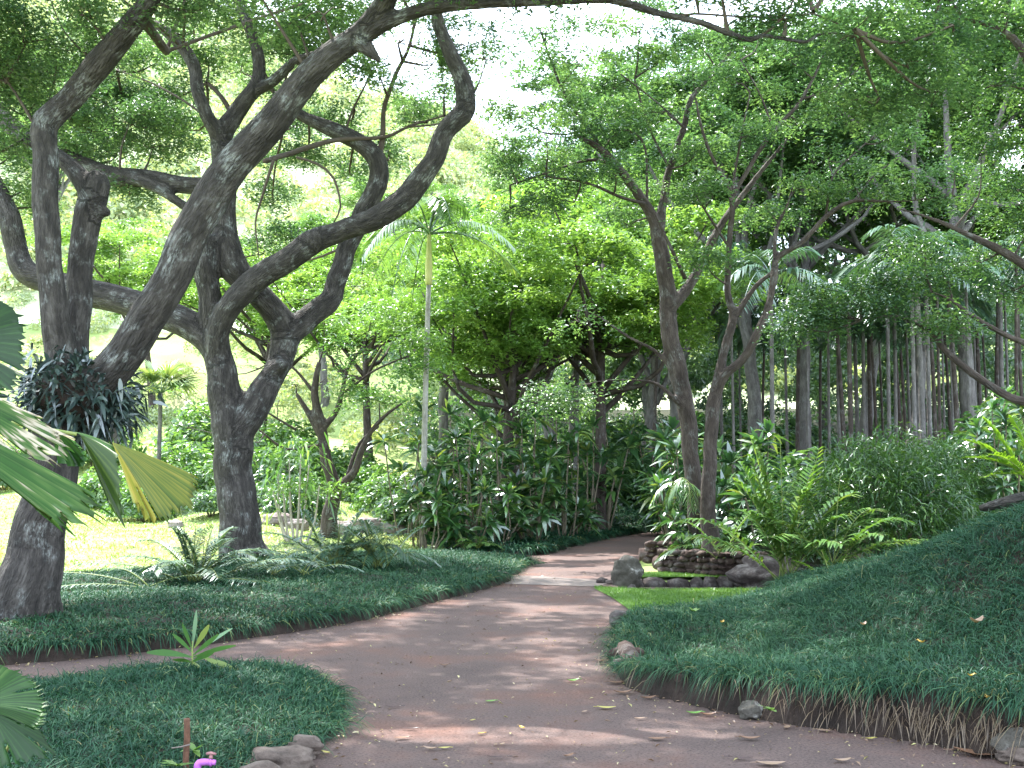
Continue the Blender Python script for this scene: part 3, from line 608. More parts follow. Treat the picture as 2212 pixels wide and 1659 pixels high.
T1 = [[(55, 1340, 175, d1), (62, 1300, 150, d1), (80, 1200, 122, d1), (100, 1100, 104, d1), (118, 1000, 104, d1), (135, 900, 120, d1), (150, 830, 125, d1)],
      [(135, 900, 80, d1), (130, 800, 72, d1), (126, 730, 66, d1 - .05), (108, 600, 56, d1 - .1), (100, 450, 56, d1 - .1), (98, 320, 58, d1), (102, 262, 62, d1), (150, 215, 56, d1), (214, 140, 60, d1 - .2), (278, 60, 52, d1 - .4), (320, 5, 44, d1 - .6), (370, -80, 38, d1 - .9), (470, -190, 28, d1 - 1.5)],
      [(150, 860, 70, d1 + .1), (162, 720, 56, d1 + .25), (170, 600, 54, d1 + .3), (180, 500, 60, d1 + .3), (198, 430, 66, d1 + .3), (205, 392, 62, d1 + .3), (215, 372, 34, d1 + .3)],
      [(198, 430, 50, d1 + .3), (165, 375, 44, d1 + .35), (130, 340, 34, d1 + .6), (60, 300, 30, d1 + 1)],
      [(205, 455, 40, d1 + .3), (235, 462, 18, d1 + .25)],
      [(150, 900, 95, d1), (215, 830, 88, d1 - .1), (268, 765, 86, d1 - .2), (334, 668, 84, d1 - .3), (384, 575, 82, d1 - .4), (434, 467, 82, d1 - .5), (501, 365, 78, d1 - .6), (601, 250, 72, d1 - .8), (701, 133, 63, d1 - 1), (782, 70, 55, d1 - 1.1), (835, 5, 50, d1 - 1.3), (880, -90, 44, d1 - 1.6), (960, -220, 34, d1 - 2)],
      [(782, 92, 40, d1 - 1.1), (808, 118, 24, d1 - 1.15), (822, 135, 10, d1 - 1.2)],
      [(800, 70, 34, d1 - 1.15), (850, 42, 34, d1 - 1.3), (916, 22, 33, d1 - 1.4), (1016, 10, 28, d1 - 1.6), (1183, 2, 24, d1 - 1.9), (1317, 0, 22, d1 - 2), (1421, 30, 20, d1 - 2.1), (1517, 50, 19, d1 - 2.2), (1616, 86, 18, d1 - 2.2), (1647, 76, 14, d1 - 2.2), (1739, 92, 14, d1 - 2.3), (1766, 76, 12, d1 - 2.3), (1843, 69, 8, d1 - 2.3)]]
F1 = [[(1647, 76, 8, d1 - 2.2), (1690, 40, 5, d1 - 2.2), (1720, -10, 4, d1 - 2.3)], [(1460, 40, 7, d1 - 2.1), (1500, 30, 5, d1 - 2.2), (1640, 38, 4, d1 - 2), (1760, 30, 3, d1 - 2)], [(1510, 28, 5, d1 - 2.1), (1505, -5, 9, d1 - 2.1), (1500, -40, 6, d1 - 2.1)],
      [(300, 40, 26, d1 - .5), (360, 110, 20, d1 + .6)], [(214, 140, 10, d1), (190, 120, 6, d1), (140, 70, 4, d1), (110, 0, 3, d1)], [(110, 330, 8, d1), (20, 180, 5, d1), (-40, 120, 3, d1)]]
p1 = ipads([(60, 70, 170, 70, 11.5), (-60, 160, 150, 60, 11.5), (180, 20, 160, 45, 11), (60, 230, 90, 40, 12.2), (-40, 330, 80, 40, 12.5), (560, -30, 170, 55, 10.5), (700, 20, 120, 45, 10.4), (430, 10, 130, 45, 11.2), (20, 130, 150, 70, 11.8), (120, 150, 130, 50, 12.4), (230, 90, 120, 50, 12), (330, -10, 140, 50, 11), (-20, 20, 140, 60, 11.3), (640, 30, 120, 40, 11), (930, -40, 150, 40, 10.4),
            (1700, 30, 150, 40, 9.4), (1850, 60, 130, 60, 9.4), (1960, 130, 120, 55, 9.6), (1900, 200, 100, 40, 9.8), (2060, 40, 140, 50, 9.6), (1560, -30, 160, 40, 9.3), (1340, -70, 180, 40, 9.3), (1080, -80, 190, 40, 9.6), (2010, 190, 90, 35, 9.9), (830, -60, 170, 40, 10)])
# the crown above the picture, which shades the path
ov = [(np.array([x, y, z]), 1.7, 1.7, .45) for (x, y, z) in [(-6, 9.5, 8.6), (-3.2, 9, 8.9), (-.8, 9, 9.2), (1.6, 9.6, 9), (-6.5, 12.5, 9.5), (-3.5, 12.4, 10), (-1, 12.4, 9.8), (1.7, 12.8, 9.6), (-8, 7, 8), (-5, 6.6, 8.2), (-2.4, 6.2, 8.8), (3.6, 10.4, 9.2), (4.2, 7.6, 8.8), (1, 6.4, 9), (-4.6, 10.8, 9.4), (-2.1, 10.8, 9.6), (.4, 11, 9.7), (2.9, 11.8, 9.5), (-1.2, 7.6, 9.2), (1.9, 8, 9.2), (-6.6, 8.4, 8.8), (.2, 14.6, 10.4), (3.2, 14.4, 9.8)]]
hero('monkeypod_tree', 'big leaning tree at left with a long diagonal limb and a dark epiphyte clump', b1, T1, p1, M_BARK, M_LEAF, .058, .38, voxel=.026, brad=.022, over=ov, fine=F1, cov=.75, dens=1.0)
d2 = 20.0
b2 = P(530, 1195, d2)
T2 = [[(534, 1222, 132, d2), (532, 1200, 110, d2), (530, 1180, 98, d2), (520, 1110, 88, d2), (508, 1020, 84, d2), (502, 954, 88, d2), (490, 880, 86, d2), (478, 820, 72, d2), (466, 753, 62, d2), (462, 703, 60, d2), (456, 640, 52, d2 - .1), (446, 575, 52, d2 - .2), (452, 525, 42, d2 - .25), (458, 508, 26, d2 - .25)],
      [(508, 960, 60, d2), (535, 900, 70, d2), (565, 850, 66, d2 + .1), (592, 805, 54, d2 + .2), (612, 760, 60, d2 + .3), (614, 715, 66, d2 + .3), (585, 668, 58, d2 + .2), (550, 628, 58, d2 + .1), (505, 572, 66, d2), (487, 490, 54, d2), (488, 418, 46, d2), (478, 351, 46, d2 + .1), (476, 300, 48, d2 + .1), (501, 251, 40, d2 + .2), (545, 195, 36, d2 + .2), (560, 140, 30, d2 + .3), (538, 60, 26, d2 + .3), (512, 0, 20, d2 + .4), (500, -80, 14, d2 + .5)],
      [(592, 800, 40, d2 + .1), (612, 785, 30, d2 - .05), (616, 778, 14, d2 - .1)],
      [(614, 725, 56, d2 + .3), (652, 700, 54, d2 + .4), (706, 655, 50, d2 + .6), (724, 618, 46, d2 + .7), (742, 560, 44, d2 + .8), (776, 480, 42, d2 + .9), (806, 420, 44, d2 + .9), (822, 376, 44, d2 + .9), (812, 338, 44, d2 + .9), (778, 308, 40, d2 + .9), (730, 286, 38, d2 + .9), (690, 270, 34, d2 + .9), (640, 246, 26, d2 + 1), (590, 200, 18, d2 + 1.2)],
      [(466, 770, 50, d2 - .05), (470, 720, 50, d2 - .2), (490, 682, 52, d2 - .3), (536, 622, 56, d2 - .4), (619, 570, 54, d2 - .5), (680, 522, 56, d2 - .6), (740, 500, 48, d2 - .6), (815, 470, 54, d2 - .7), (885, 415, 54, d2 - .7), (930, 350, 46, d2 - .8), (960, 280, 46, d2 - .8), (1000, 232, 50, d2 - .8), (994, 178, 42, d2 - .8), (971, 120, 36, d2 - .8), (950, 60, 32, d2 - .8), (936, -10, 26, d2 - .9), (900, -90, 18, d2 - 1)],
      [(998, 235, 34, d2 - .8), (1022, 220, 14, d2 - .8)],
      [(676, 520, 30, d2 - .65), (668, 504, 16, d2 - .75)],
      [(466, 780, 46, d2), (440, 722, 66, d2 + .05), (390, 690, 66, d2 + .1), (300, 662, 66, d2 + .3), (190, 632, 64, d2 + .6), (110, 606, 58, d2 + .8), (58, 588, 56, d2 + .9), (36, 545, 50, d2 + 1), (22, 480, 50, d2 + 1), (-6, 420, 48, d2 + 1.1), (-60, 330, 40, d2 + 1.2)],
      [(478, 400, 40, d2 + .1), (400, 402, 38, d2 + .3), (318, 390, 40, d2 + .5), (240, 378, 44, d2 + .6), (150, 345, 40, d2 + .7), (100, 320, 34, d2 + .8), (33, 284, 40, d2 + 1), (-20, 215, 36, d2 + 1.2), (-60, 120, 26, d2 + 1.3)],
      [(260, 378, 22, d2 + .5), (330, 405, 22, d2 + .3), (400, 448, 22, d2 + .2), (440, 470, 20, d2 + .1)],
      [(476, 310, 42, d2 + .1), (462, 280, 34, d2), (442, 245, 32, d2 - .1), (424, 195, 30, d2 - .1), (418, 140, 30, d2), (395, 100, 30, d2), (350, 58, 24, d2 + .2), (320, 38, 18, d2 + .3), (290, -30, 12, d2 + .5)],
      [(553, 195, 26, d2 + .2), (590, 172, 26, d2 + .1), (636, 132, 24, d2), (690, 112, 14, d2 - .1), (750, 80, 9, d2 - .2)]]
F2 = [[(815, 345, 16, d2 + .9), (825, 307, 14, d2 + .9), (828, 240, 11, d2 + .9), (849, 171, 10, d2 + .8), (880, 110, 8, d2 + .7), (900, 40, 6, d2 + .7)],
      [(570, 346, 12, d2 - 1), (620, 334, 12, d2 - .3), (686, 311, 12, d2 + .5), (750, 300, 10, d2 + .7), (832, 296, 8, d2 + .8), (883, 272, 6, d2 + .9), (960, 250, 4, d2 + 1.4)],
      [(590, 345, 8, d2 - 1), (568, 418, 6, d2 - .9), (552, 480, 4, d2 - .8), (560, 560, 2.5, d2 - .8)], [(640, 340, 6, d2 - .5), (686, 354, 6, d2 - .5), (722, 385, 6, d2 - .5), (736, 445, 5, d2 - .5), (722, 480, 3, d2 - .5)],
      [(740, 300, 6, d2 + .8), (760, 240, 5, d2 + .9), (800, 160, 4, d2 + 1)], [(878, 274, 5, d2 + .9), (930, 270, 4, d2 + 1), (985, 260, 3, d2 + 1.2)],
      [(470, 290, 14, d2 + .4), (500, 250, 12, d2 + .6), (480, 210, 10, d2 + .7), (450, 180, 8, d2 + .8)], [(440, 250, 6, d2), (400, 220, 5, d2 + .2), (330, 180, 4, d2 + .4), (250, 150, 3, d2 + .6)]]
p2 = ipads([(280, 250, 170, 50, 20.5), (180, 200, 130, 45, 21), (380, 200, 110, 40, 21.5), (330, 310, 110, 30, 21), (140, 300, 90, 25, 20.5), (50, 400, 70, 40, 21.5), (420, 60, 120, 40, 21), (540, 70, 130, 55, 21.4), (640, 110, 110, 40, 21), (640, 200, 70, 20, 21.5),
            (700, 50, 130, 50, 20.6), (860, 80, 120, 45, 20), (930, 130, 110, 40, 20.4), (820, 150, 90, 30, 20), (1050, 120, 80, 30, 20.5), (760, 250, 100, 26, 21.6), (870, 255, 90, 22, 21.8), (960, 180, 80, 22, 21.5), (840, 330, 80, 26, 22), (760, 370, 40, 30, 22.5),
            (590, 430, 70, 30, 23), (630, 500, 60, 26, 23), (570, 540, 60, 26, 23.5), (660, 330, 50, 20, 22), (1010, 90, 120, 36, 20.4), (20, 330, 90, 30, 21.5), (80, 440, 60, 26, 21.8), (250, 120, 150, 40, 21.5), (100, 130, 130, 40, 22), (-20, 230, 110, 40, 22), (280, 400, 90, 20, 20.6), (200, 270, 150, 50, 22), (330, 230, 140, 50, 22.4), (250, 330, 130, 30, 22), (400, 270, 90, 40, 22.5), (520, 140, 110, 50, 22), (600, 20, 150, 60, 22), (450, 120, 90, 50, 21), (700, 90, 130, 50, 21.5), (780, 40, 130, 50, 21.4), (890, 30, 120, 45, 21), (640, 260, 70, 30, 23), (560, 330, 60, 30, 23), (930, 220, 60, 26, 22.5), (60, 180, 120, 60, 22), (340, 120, 110, 50, 22), (120, 240, 120, 40, 21.6)])
ov2 = [(np.array([x, y, z]), 1.9, 1.9, .5) for (x, y, z) in [(-1, 16.4, 11.3), (2, 16.6, 11.4), (-2.4, 13.6, 10.8), (.6, 19, 11.8), (-7.2, 14.6, 10.2), (-5.2, 16.4, 10.8), (-3.2, 17.4, 11), (-5, 19.4, 11.4), (-2.4, 20.4, 11.6), (-7.4, 17.8, 10.8), (-4.4, 14.2, 10.4)]]
hero('monkeypod_tree', 'large forked tree with winding limbs and fissured grey trunk standing in the left bed', b2, T2, p2, M_BARK, M_LEAF, .085, .55, voxel=.045, brad=.03, over=ov2, fine=F2, cov=.72, dens=1.0)
# small tree right of it
d3 = 26.0
T3 = [[(708, 1160, 44, d3), (712, 1110, 34, d3), (722, 1060, 32, d3), (705, 1000, 26, d3), (695, 930, 22, d3), (680, 850, 18, d3), (690, 780, 12, d3)], [(725, 1060, 26, d3), (765, 1020, 18, d3 - .3), (790, 950, 14, d3 - .5), (830, 900, 10, d3 - .8), (870, 870, 7, d3 - 1)], [(696, 930, 16, d3), (730, 880, 14, d3), (750, 800, 10, d3), (790, 740, 7, d3)], [(700, 960, 16, d3), (670, 900, 14, d3), (640, 850, 10, d3)],
      [(750, 1030, 12, d3), (775, 960, 9, d3 + .2), (820, 920, 7, d3 + .2)]]
F3 = [[(680, 850, 9, d3), (640, 800, 6, d3), (600, 770, 4, d3)], [(640, 930, 6, d3 - .8), (600, 905, 5, d3 - 1), (560, 880, 4, d3 - 1.4)], [(740, 850, 6, d3), (810, 800, 5, d3), (880, 770, 4, d3)], [(700, 960, 7, d3), (620, 970, 5, d3 - .6), (560, 930, 4, d3 - 1)]]
p3 = ipads([(700, 690, 110, 30, 26), (800, 690, 90, 30, 26), (620, 730, 80, 30, 26.5), (860, 730, 90, 28, 25.6), (730, 760, 90, 26, 26), (900, 790, 80, 26, 25.5), (560, 790, 70, 22, 26), (420, 800, 70, 24, 25.5), (390, 850, 60, 24, 25.5), (400, 915, 70, 22, 25.5), (470, 880, 50, 20, 25),
            (620, 1010, 60, 22, 25), (690, 1040, 70, 22, 24.8), (600, 700, 60, 24, 27), (820, 860, 80, 24, 25.5), (660, 640, 60, 22, 27), (640, 830, 60, 22, 26), (600, 870, 60, 20, 25.6), (690, 820, 60, 22, 26.4), (760, 840, 60, 22, 25.8), (560, 950, 50, 20, 24.8)])
hero('small_umbrella_tree', 'small dark tree with low fork and layered light green crown behind the rocks', P(708, 1165, d3), T3, p3, M_BARK2, M_LEAF_LIGHT, .11, .6, voxel=.04, brad=.022, fine=F3, cov=.62)
# twin slim trees on the right
d4 = 21.6
T4a = [[(1522, 1200, 48, d4), (1512, 1149, 40, d4), (1492, 1000, 36, d4), (1478, 881, 38, d4), (1463, 804, 40, d4), (1447, 727, 40, d4), (1444, 651, 38, d4), (1436, 574, 38, d4), (1428, 530, 36, d4), (1410, 470, 28, d4), (1385, 430, 24, d4 - .1), (1333, 360, 20, d4 - .2), (1288, 316, 16, d4 - .3), (1240, 290, 8, d4 - .3)],
       [(1425, 500, 26, d4), (1436, 422, 20, d4 + .2), (1447, 365, 18, d4 + .3), (1478, 276, 16, d4 + .3), (1494, 211, 14, d4 + .3), (1528, 173, 12, d4 + .3), (1580, 110, 8, d4 + .4)],
       [(1448, 665, 28, d4), (1490, 612, 25, d4 + .2), (1517, 562, 20, d4 + .3), (1547, 499, 17, d4 + .4), (1593, 434, 15, d4 + .5), (1632, 384, 13, d4 + .5), (1700, 300, 9, d4 + .6)],
       [(1462, 870, 14, d4 - .1), (1440, 846, 11, d4 - .2), (1400, 824, 10, d4 - .4), (1300, 824, 8, d4 - .8), (1200, 850, 7, d4 - 1), (1150, 862, 4, d4 - 1)],
       [(1468, 830, 14, d4 + .1), (1421, 763, 10, d4), (1350, 723, 9, d4), (1284, 679, 7, d4), (1217, 666, 4, d4)]]
F4a = [[(1333, 360, 9, d4 - .2), (1270, 345, 7, d4), (1160, 380, 5, d4), (1100, 400, 3, d4)], [(1394, 441, 8, d4 - .2), (1340, 425, 7, d4 - .4), (1270, 395, 6, d4 - .5), (1180, 380, 4, d4 - .6)], [(1400, 450, 6, d4), (1385, 300, 5, d4), (1290, 280, 4, d4), (1220, 290, 3, d4)],
       [(1300, 320, 8, d4), (1225, 215, 7, d4 + .3), (1190, 130, 6, d4 + .4), (1165, 60, 4, d4 + .4)], [(1478, 276, 6, d4), (1430, 230, 4, d4), (1340, 160, 3, d4)], [(1447, 365, 6, d4), (1400, 270, 5, d4 + .3), (1370, 170, 4, d4 + .3)], [(1482, 600, 10, d4 - .1), (1451, 535, 8, d4 - .3), (1413, 460, 5, d4 - .3)]]
p4a = ipads([(1130, 250, 110, 26, 21.5), (1180, 290, 110, 26, 21), (1240, 230, 110, 34, 21.5), (1330, 180, 120, 36, 21.8), (1250, 130, 100, 30, 21.8), (1420, 130, 120, 36, 22), (1380, 60, 130, 36, 22), (1510, 90, 110, 36, 22), (1330, 280, 110, 30, 21.5), (1440, 230, 110, 36, 21.2), (1170, 380, 120, 30, 21.6), (1100, 440, 80, 24, 21.6), (1240, 430, 90, 26, 21.2),
             (1360, 480, 80, 30, 22.5), (1330, 370, 90, 26, 20.8), (1180, 60, 110, 26, 22), (1500, 330, 90, 30, 21.5), (1400, 400, 70, 24, 21.8), (1160, 868, 80, 16, 20.6), (1260, 840, 60, 12, 20.8), (1250, 690, 70, 18, 21.6), (1100, 340, 60, 20, 22)])
hero('monkeypod_tree', 'taller left stem of the twin slim trees rising behind the stone wall', P(1520, 1195, d4), T4a, p4a, M_BARK2, M_LEAF, .088, .55, voxel=.04, brad=.024, fine=F4a, cov=.62)
d5 = 20.9
T4b = [[(1540, 1205, 48, d5), (1530, 1111, 34, d5), (1536, 958, 32, d5), (1540, 881, 32, d5), (1551, 835, 30, d5), (1563, 766, 20, d5), (1584, 689, 21, d5), (1572, 631, 16, d5), (1574, 535, 14, d5), (1578, 422, 14, d5), (1532, 326, 10, d5), (1509, 249, 8, d5), (1495, 150, 5, d5)],
       [(1578, 430, 12, d5), (1632, 338, 12, d5 + .1), (1670, 284, 12, d5 + .2), (1731, 215, 10, d5 + .3), (1785, 104, 7, d5 + .4), (1800, 40, 5, d5 + .4)],
       [(1584, 692, 14, d5), (1632, 620, 13, d5 - .1), (1672, 585, 12, d5 - .2)],
       [(1549, 850, 24, d5), (1566, 812, 22, d5 - .1), (1609, 773, 21, d5 - .2), (1643, 708, 20, d5 - .3), (1664, 651, 18, d5 - .3), (1673, 585, 18, d5 - .3), (1680, 556, 16, d5 - .3), (1728, 526, 14, d5 - .4), (1785, 468, 12, d5 - .5), (1843, 434, 11, d5 - .6), (1938, 436, 8, d5 - .8), (2054, 422, 5, d5 - 1)],
       [(1673, 580, 12, d5 - .3), (1676, 499, 10, d5 - .2), (1701, 441, 8, d5 - .1), (1720, 370, 5, d5)],
       [(1843, 434, 8, d5 - .6), (1900, 370, 7, d5 - .4), (1980, 320, 4, d5 - .3)]]
F4b = [[(1731, 215, 6, d5 + .3), (1800, 190, 5, d5 + .3), (1880, 130, 3, d5 + .3)], [(1670, 284, 6, d5), (1640, 200, 4, d5), (1600, 130, 3, d5)], [(1578, 422, 6, d5), (1600, 300, 5, d5), (1620, 200, 3, d5)], [(1574, 535, 6, d5), (1520, 450, 5, d5 - .3), (1490, 400, 3, d5 - .4)],
       [(1785, 468, 6, d5), (1800, 380, 5, d5), (1870, 310, 3, d5)]]
p4b = ipads([(1600, 170, 120, 36, 21), (1700, 120, 110, 36, 21.3), (1640, 60, 120, 34, 21.5), (1760, 50, 110, 34, 21.5), (1720, 260, 100, 30, 21.3), (1820, 170, 110, 36, 21.5), (1600, 290, 90, 28, 20.6), (1790, 340, 100, 28, 21), (1900, 300, 90, 28, 21), (1540, 420, 80, 24, 20.4), (1720, 400, 90, 24, 20.8), (1850, 400, 100, 24, 20.3),
             (1970, 390, 110, 26, 20), (2060, 370, 100, 28, 20), (1660, 450, 60, 22, 21), (1520, 560, 60, 22, 20.4), (1930, 230, 90, 30, 21), (2100, 430, 80, 26, 20)])
hero('monkeypod_tree', 'slimmer forked right stem of the twin trees, its limb reaching right', P(1540, 1195, d5), T4b, p4b, M_BARK2, M_LEAF, .088, .55, voxel=.036, brad=.02, fine=F4b, cov=.62)
# tree out of frame on the right, limbs reaching in
d6 = 15.5
T5 = [[(2420, 1060, 90, d6), (2400, 900, 70, d6), (2330, 700, 60, d6), (2300, 500, 50, d6), (2280, 300, 40, d6), (2300, 0, 30, d6)],
      [(2390, 900, 46, d6), (2300, 880, 30, d6), (2212, 868, 22, d6), (2169, 852, 20, d6), (2092, 800, 18, d6), (2035, 750, 16, d6), (2012, 716, 14, d6), (1938, 684, 10, d6), (1860, 690, 6, d6)],
      [(2340, 760, 30, d6), (2212, 740, 16, d6 + .2), (2111, 689, 13, d6 + .3), (2040, 640, 9, d6 + .3), (1960, 620, 5, d6 + .3)],
      [(2330, 680, 34, d6), (2212, 572, 22, d6 + .3), (2092, 506, 16, d6 + .4), (2015, 472, 12, d6 + .4), (1938, 450, 7, d6 + .4)],
      [(2280, 300, 26, d6), (2212, 110, 20, d6 + .2), (2150, 60, 16, d6 + .2), (2080, 40, 9, d6 + .2)], [(2150, 62, 9, d6 + .2), (2080, 100, 7, d6 + .1), (2000, 120, 4, d6)]]
p5 = ipads([(1760, 640, 80, 24, 15.6), (1860, 620, 90, 26, 15.6), (1960, 610, 90, 26, 15.8), (2050, 600, 80, 26, 16), (1830, 680, 90, 22, 15.5), (1940, 660, 90, 22, 15.5), (2120, 560, 90, 26, 16), (2190, 620, 70, 26, 16), (2040, 690, 60, 18, 15.4), (1740, 700, 60, 18, 15.4),
            (2130, 180, 110, 32, 15.5), (2200, 260, 90, 36, 15.8), (2060, 130, 90, 26, 15.4), (2180, 20, 120, 36, 15.4), (2190, 400, 90, 36, 16), (2120, 330, 80, 26, 16), (2220, 490, 80, 30, 16), (2000, 540, 80, 22, 16)])
ov5 = [(np.array([x, y, z]), 1.8, 1.8, .5) for (x, y, z) in [(5, 13, 9.4), (7.5, 12, 8.8), (4.8, 15.8, 10), (8, 15.5, 9.5), (6.5, 9.5, 8.5), (2.6, 15.6, 10.6)]]
hero('monkeypod_tree', 'tree at the right edge whose thin arching limbs reach into view', P(2420, 1050, d6), T5, p5, M_BARK2, M_LEAF_DEEP, .07, .46, voxel=.035, brad=.02, over=ov5, cov=.62)
# ================================================================== BACKGROUND TREES (variants, then copies)
def gen_tree(h, cr, tr, nl, leafm, bark, L, clump, seed, flat=.28, lowfork=.45, dens=1.0):
    global rng
    rng = np.random.default_rng(seed)
    t = thing('forest_tree', 'x', 'tree')
    tk = Acc(); sk = []
    lx, ly = rng.normal(0, .04 * h, 2)
    hf = h * lowfork
    s = tube(tk, [[0, 0, -.4], [0, 0, 0], [lx * .4, ly * .4, hf * .5], [lx, ly, hf], [lx * 1.3, ly * 1.3, h * .8]], [tr * 1.25, tr * 1.1, tr * .85, tr * .7, tr * .25], seg=9, step=.6, lumps=.1, wob=.5); sk.append(s[0])
    pads = []
    for k in range(nl):
        a = 6.283 * k / nl + rng.uniform(-.4, .4); rad = cr * rng.uniform(.45, .95); zt = h * rng.uniform(.68, .97)
        z0 = hf * rng.uniform(.75, 1.25)
        e = np.array([lx + math.cos(a) * rad, ly + math.sin(a) * rad, zt])
        q = np.array([lx, ly, z0]); m = q * .5 + e * .5 + np.array([0, 0, -.05 * h]) + rng.normal(0, .04 * h, 3)
        s = tube(tk, [q, m, e], [tr * .5, tr * .3, tr * .1], seg=6, step=.5, wob=1.2); sk.append(s[0])
        pads.append((e, cr * rng.uniform(.32, .5), cr * rng.uniform(.32, .5), cr * flat * rng.uniform(.4, .8)))
        if rng.random() < .7: pads.append((m + [0, 0, .1 * h], cr * .32, cr * .32, cr * .14))
    pads.append((np.array([lx, ly, h * .95]), cr * .5, cr * .5, cr * flat * .7))
    c = Acc(); crown_pads(c, tk, pads, np.concatenate(sk), L, clump=clump, dens=dens, prune=False, brad=tr * .12, thick=clump * .11, cov=.85)
    tk.build('trunk', bark, t); c.build('crown', leafm, t, smooth=False)
    return t
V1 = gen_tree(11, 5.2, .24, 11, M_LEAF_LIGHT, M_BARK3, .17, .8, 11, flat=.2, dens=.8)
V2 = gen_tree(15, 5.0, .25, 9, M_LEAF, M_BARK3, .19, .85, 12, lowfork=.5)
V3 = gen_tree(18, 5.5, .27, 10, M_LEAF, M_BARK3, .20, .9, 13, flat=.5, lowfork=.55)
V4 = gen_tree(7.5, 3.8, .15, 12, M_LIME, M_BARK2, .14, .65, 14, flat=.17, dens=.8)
used = set()
def place(proto, x, y, rz, s, label, group=None, z=None, name=None):
    o = proto if proto.name not in used else copy_tree(proto)
    used.add(o.name)
    o.location = (x, y, float(hbase(x, y)) if z is None else z); o.rotation_euler = (0, 0, rz); o.scale = (s, s, s) if np.isscalar(s) else s
    o['label'] = label
    if group: o['group'] = group
    elif 'group' in o.keys(): del o['group']
    return o
def xu(u, d): return (u - 1106) / F * d
rng = np.random.default_rng(99)
BG = 'background trees of the valley wood'
for (V, u, d, rz, s, lb) in [
    (V4, 1075, 31, .3, 1.1, 'low umbrella tree with sunlit yellow green layered crown left of the stone wall trees'),
    (V4, 1290, 31, 2.1, 1.25, 'low spreading tree with bright lime crown in the middle of the wood'),
    (V1, 1200, 44, 1.0, 1.1, 'broad pale green tree rising right of the tall palm'),
    (V1, 1390, 46, 4.0, 1.1, 'leaning grey trunk tree with light crown behind the ti plants'),
    (V1, 1480, 42, 2.4, 1.15, 'light green tree seen between the twin trees'),
    (V2, 1640, 36, .6, 1.0, 'stout grey trunk tree right of the twin trees'),
    (V2, 1740, 39, 3.0, 1.05, 'grey tree whose trunk leans right behind the shrub'),
    (V3, 1850, 46, 1.5, 1.0, 'tall dark tree deep in the right wood behind the slender palms'),
    (V1, 1960, 40, 5.0, 1.2, 'bright leafy tree above the slender palm grove'),
    (V2, 2110, 33, 2.0, 1.0, 'tall grey trunk tree near the right edge of the grove'),
    (V3, 2230, 38, .2, .95, 'dark crowned tree at the far right edge'),
    (V3, 1420, 54, 2.9, 1.1, 'tall dark tree closing the wood behind the twin trees'),
    (V2, 1230, 52, 5.5, 1.0, 'tall green tree far behind the lime crowned tree'),
    (V1, 960, 50, 3.3, 1.0, 'pale green tree behind the tall palm'),
    (V3, 1620, 60, 4.4, 1.15, 'very tall tree at the back of the wood, centre right'),
    (V3, 2020, 58, 3.7, 1.1, 'very tall tree at the back of the wood, far right'),
    (V2, 1780, 64, 1.1, 1.2, 'tall tree at the back between the two tallest crowns'),
    (V4, 800, 40, 5.2, 1.1, 'small rounded tree on the sunny slope left of the palm'),
    (V4, 560, 44, 1.9, 1.2, 'light tree on the slope seen through the forked tree'),
    (V1, 700, 62, .9, .9, 'sunlit hillside tree between the winding limbs'),
    (V1, 880, 75, 4.8, .9, 'distant sunlit tree left of the tall palm crown'),
    (V4, 330, 60, 3.9, 1.4, 'pale distant tree on the hillside left of the forked trunk'),
    (V1, 120, 82, 2.7, 1.0, 'pale hillside tree behind the leaning trunk'),
    (V4, 1120, 33, 4.6, 1.0, 'dim low tree in the shade below the pale green crowns')]:
    place(V, xu(u, d), d, rz, s, lb, BG)
# hillside cover
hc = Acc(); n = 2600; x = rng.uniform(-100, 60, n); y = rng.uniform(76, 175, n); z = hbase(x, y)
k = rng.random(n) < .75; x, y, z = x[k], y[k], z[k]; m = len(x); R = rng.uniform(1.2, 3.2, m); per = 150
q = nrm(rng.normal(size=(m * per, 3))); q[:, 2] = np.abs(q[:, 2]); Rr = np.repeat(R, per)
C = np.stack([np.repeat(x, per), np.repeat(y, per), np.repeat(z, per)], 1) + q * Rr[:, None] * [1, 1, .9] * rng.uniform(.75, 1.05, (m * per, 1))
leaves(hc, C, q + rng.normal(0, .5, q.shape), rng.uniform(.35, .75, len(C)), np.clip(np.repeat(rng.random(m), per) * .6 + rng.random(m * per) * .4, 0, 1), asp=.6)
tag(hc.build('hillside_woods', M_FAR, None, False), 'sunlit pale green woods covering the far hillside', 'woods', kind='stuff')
rng = np.random.default_rng(202)
def leaf_cloud(name, label, n, xr, yr, rr, zr, per, L, m, keepf=None):
    a = Acc(); x = rng.uniform(*xr, n); y = rng.uniform(*yr, n)
    if keepf is not None: k = keepf(x, y); x, y = x[k], y[k]
    n = len(x); R_ = rng.uniform(*rr, n); z = hbase(x, y) + rng.random(n) ** 1.3 * (zr[1] - zr[0]) + zr[0]
    q = nrm(rng.normal(size=(n * per, 3))); q[:, 2] = np.abs(q[:, 2]) * .8 - .1
    C = np.stack([np.repeat(x, per), np.repeat(y, per), np.repeat(z, per)], 1) + q * np.repeat(R_, per)[:, None] * rng.uniform(.6, 1.05, (n * per, 1))
    leaves(a, C, q + rng.normal(0, .6, q.shape), rng.uniform(.6, 1.3, n * per) * L, np.clip(np.repeat(rng.random(n), per) * .6 + rng.random(n * per) * .4, 0, 1), asp=.5)
    return tag(a.build(name, m, None, False), label, 'woods', kind='stuff')
leaf_cloud('background_woods', 'mass of mixed green undergrowth closing the back of the wood', 520, (-6, 46), (46, 70), (.7, 1.8), (-.3, 6.5), 260, .24, M_LEAF, lambda x, y: (np.abs(x) < .5 * y) & ((y > 50) | (x > 3)))
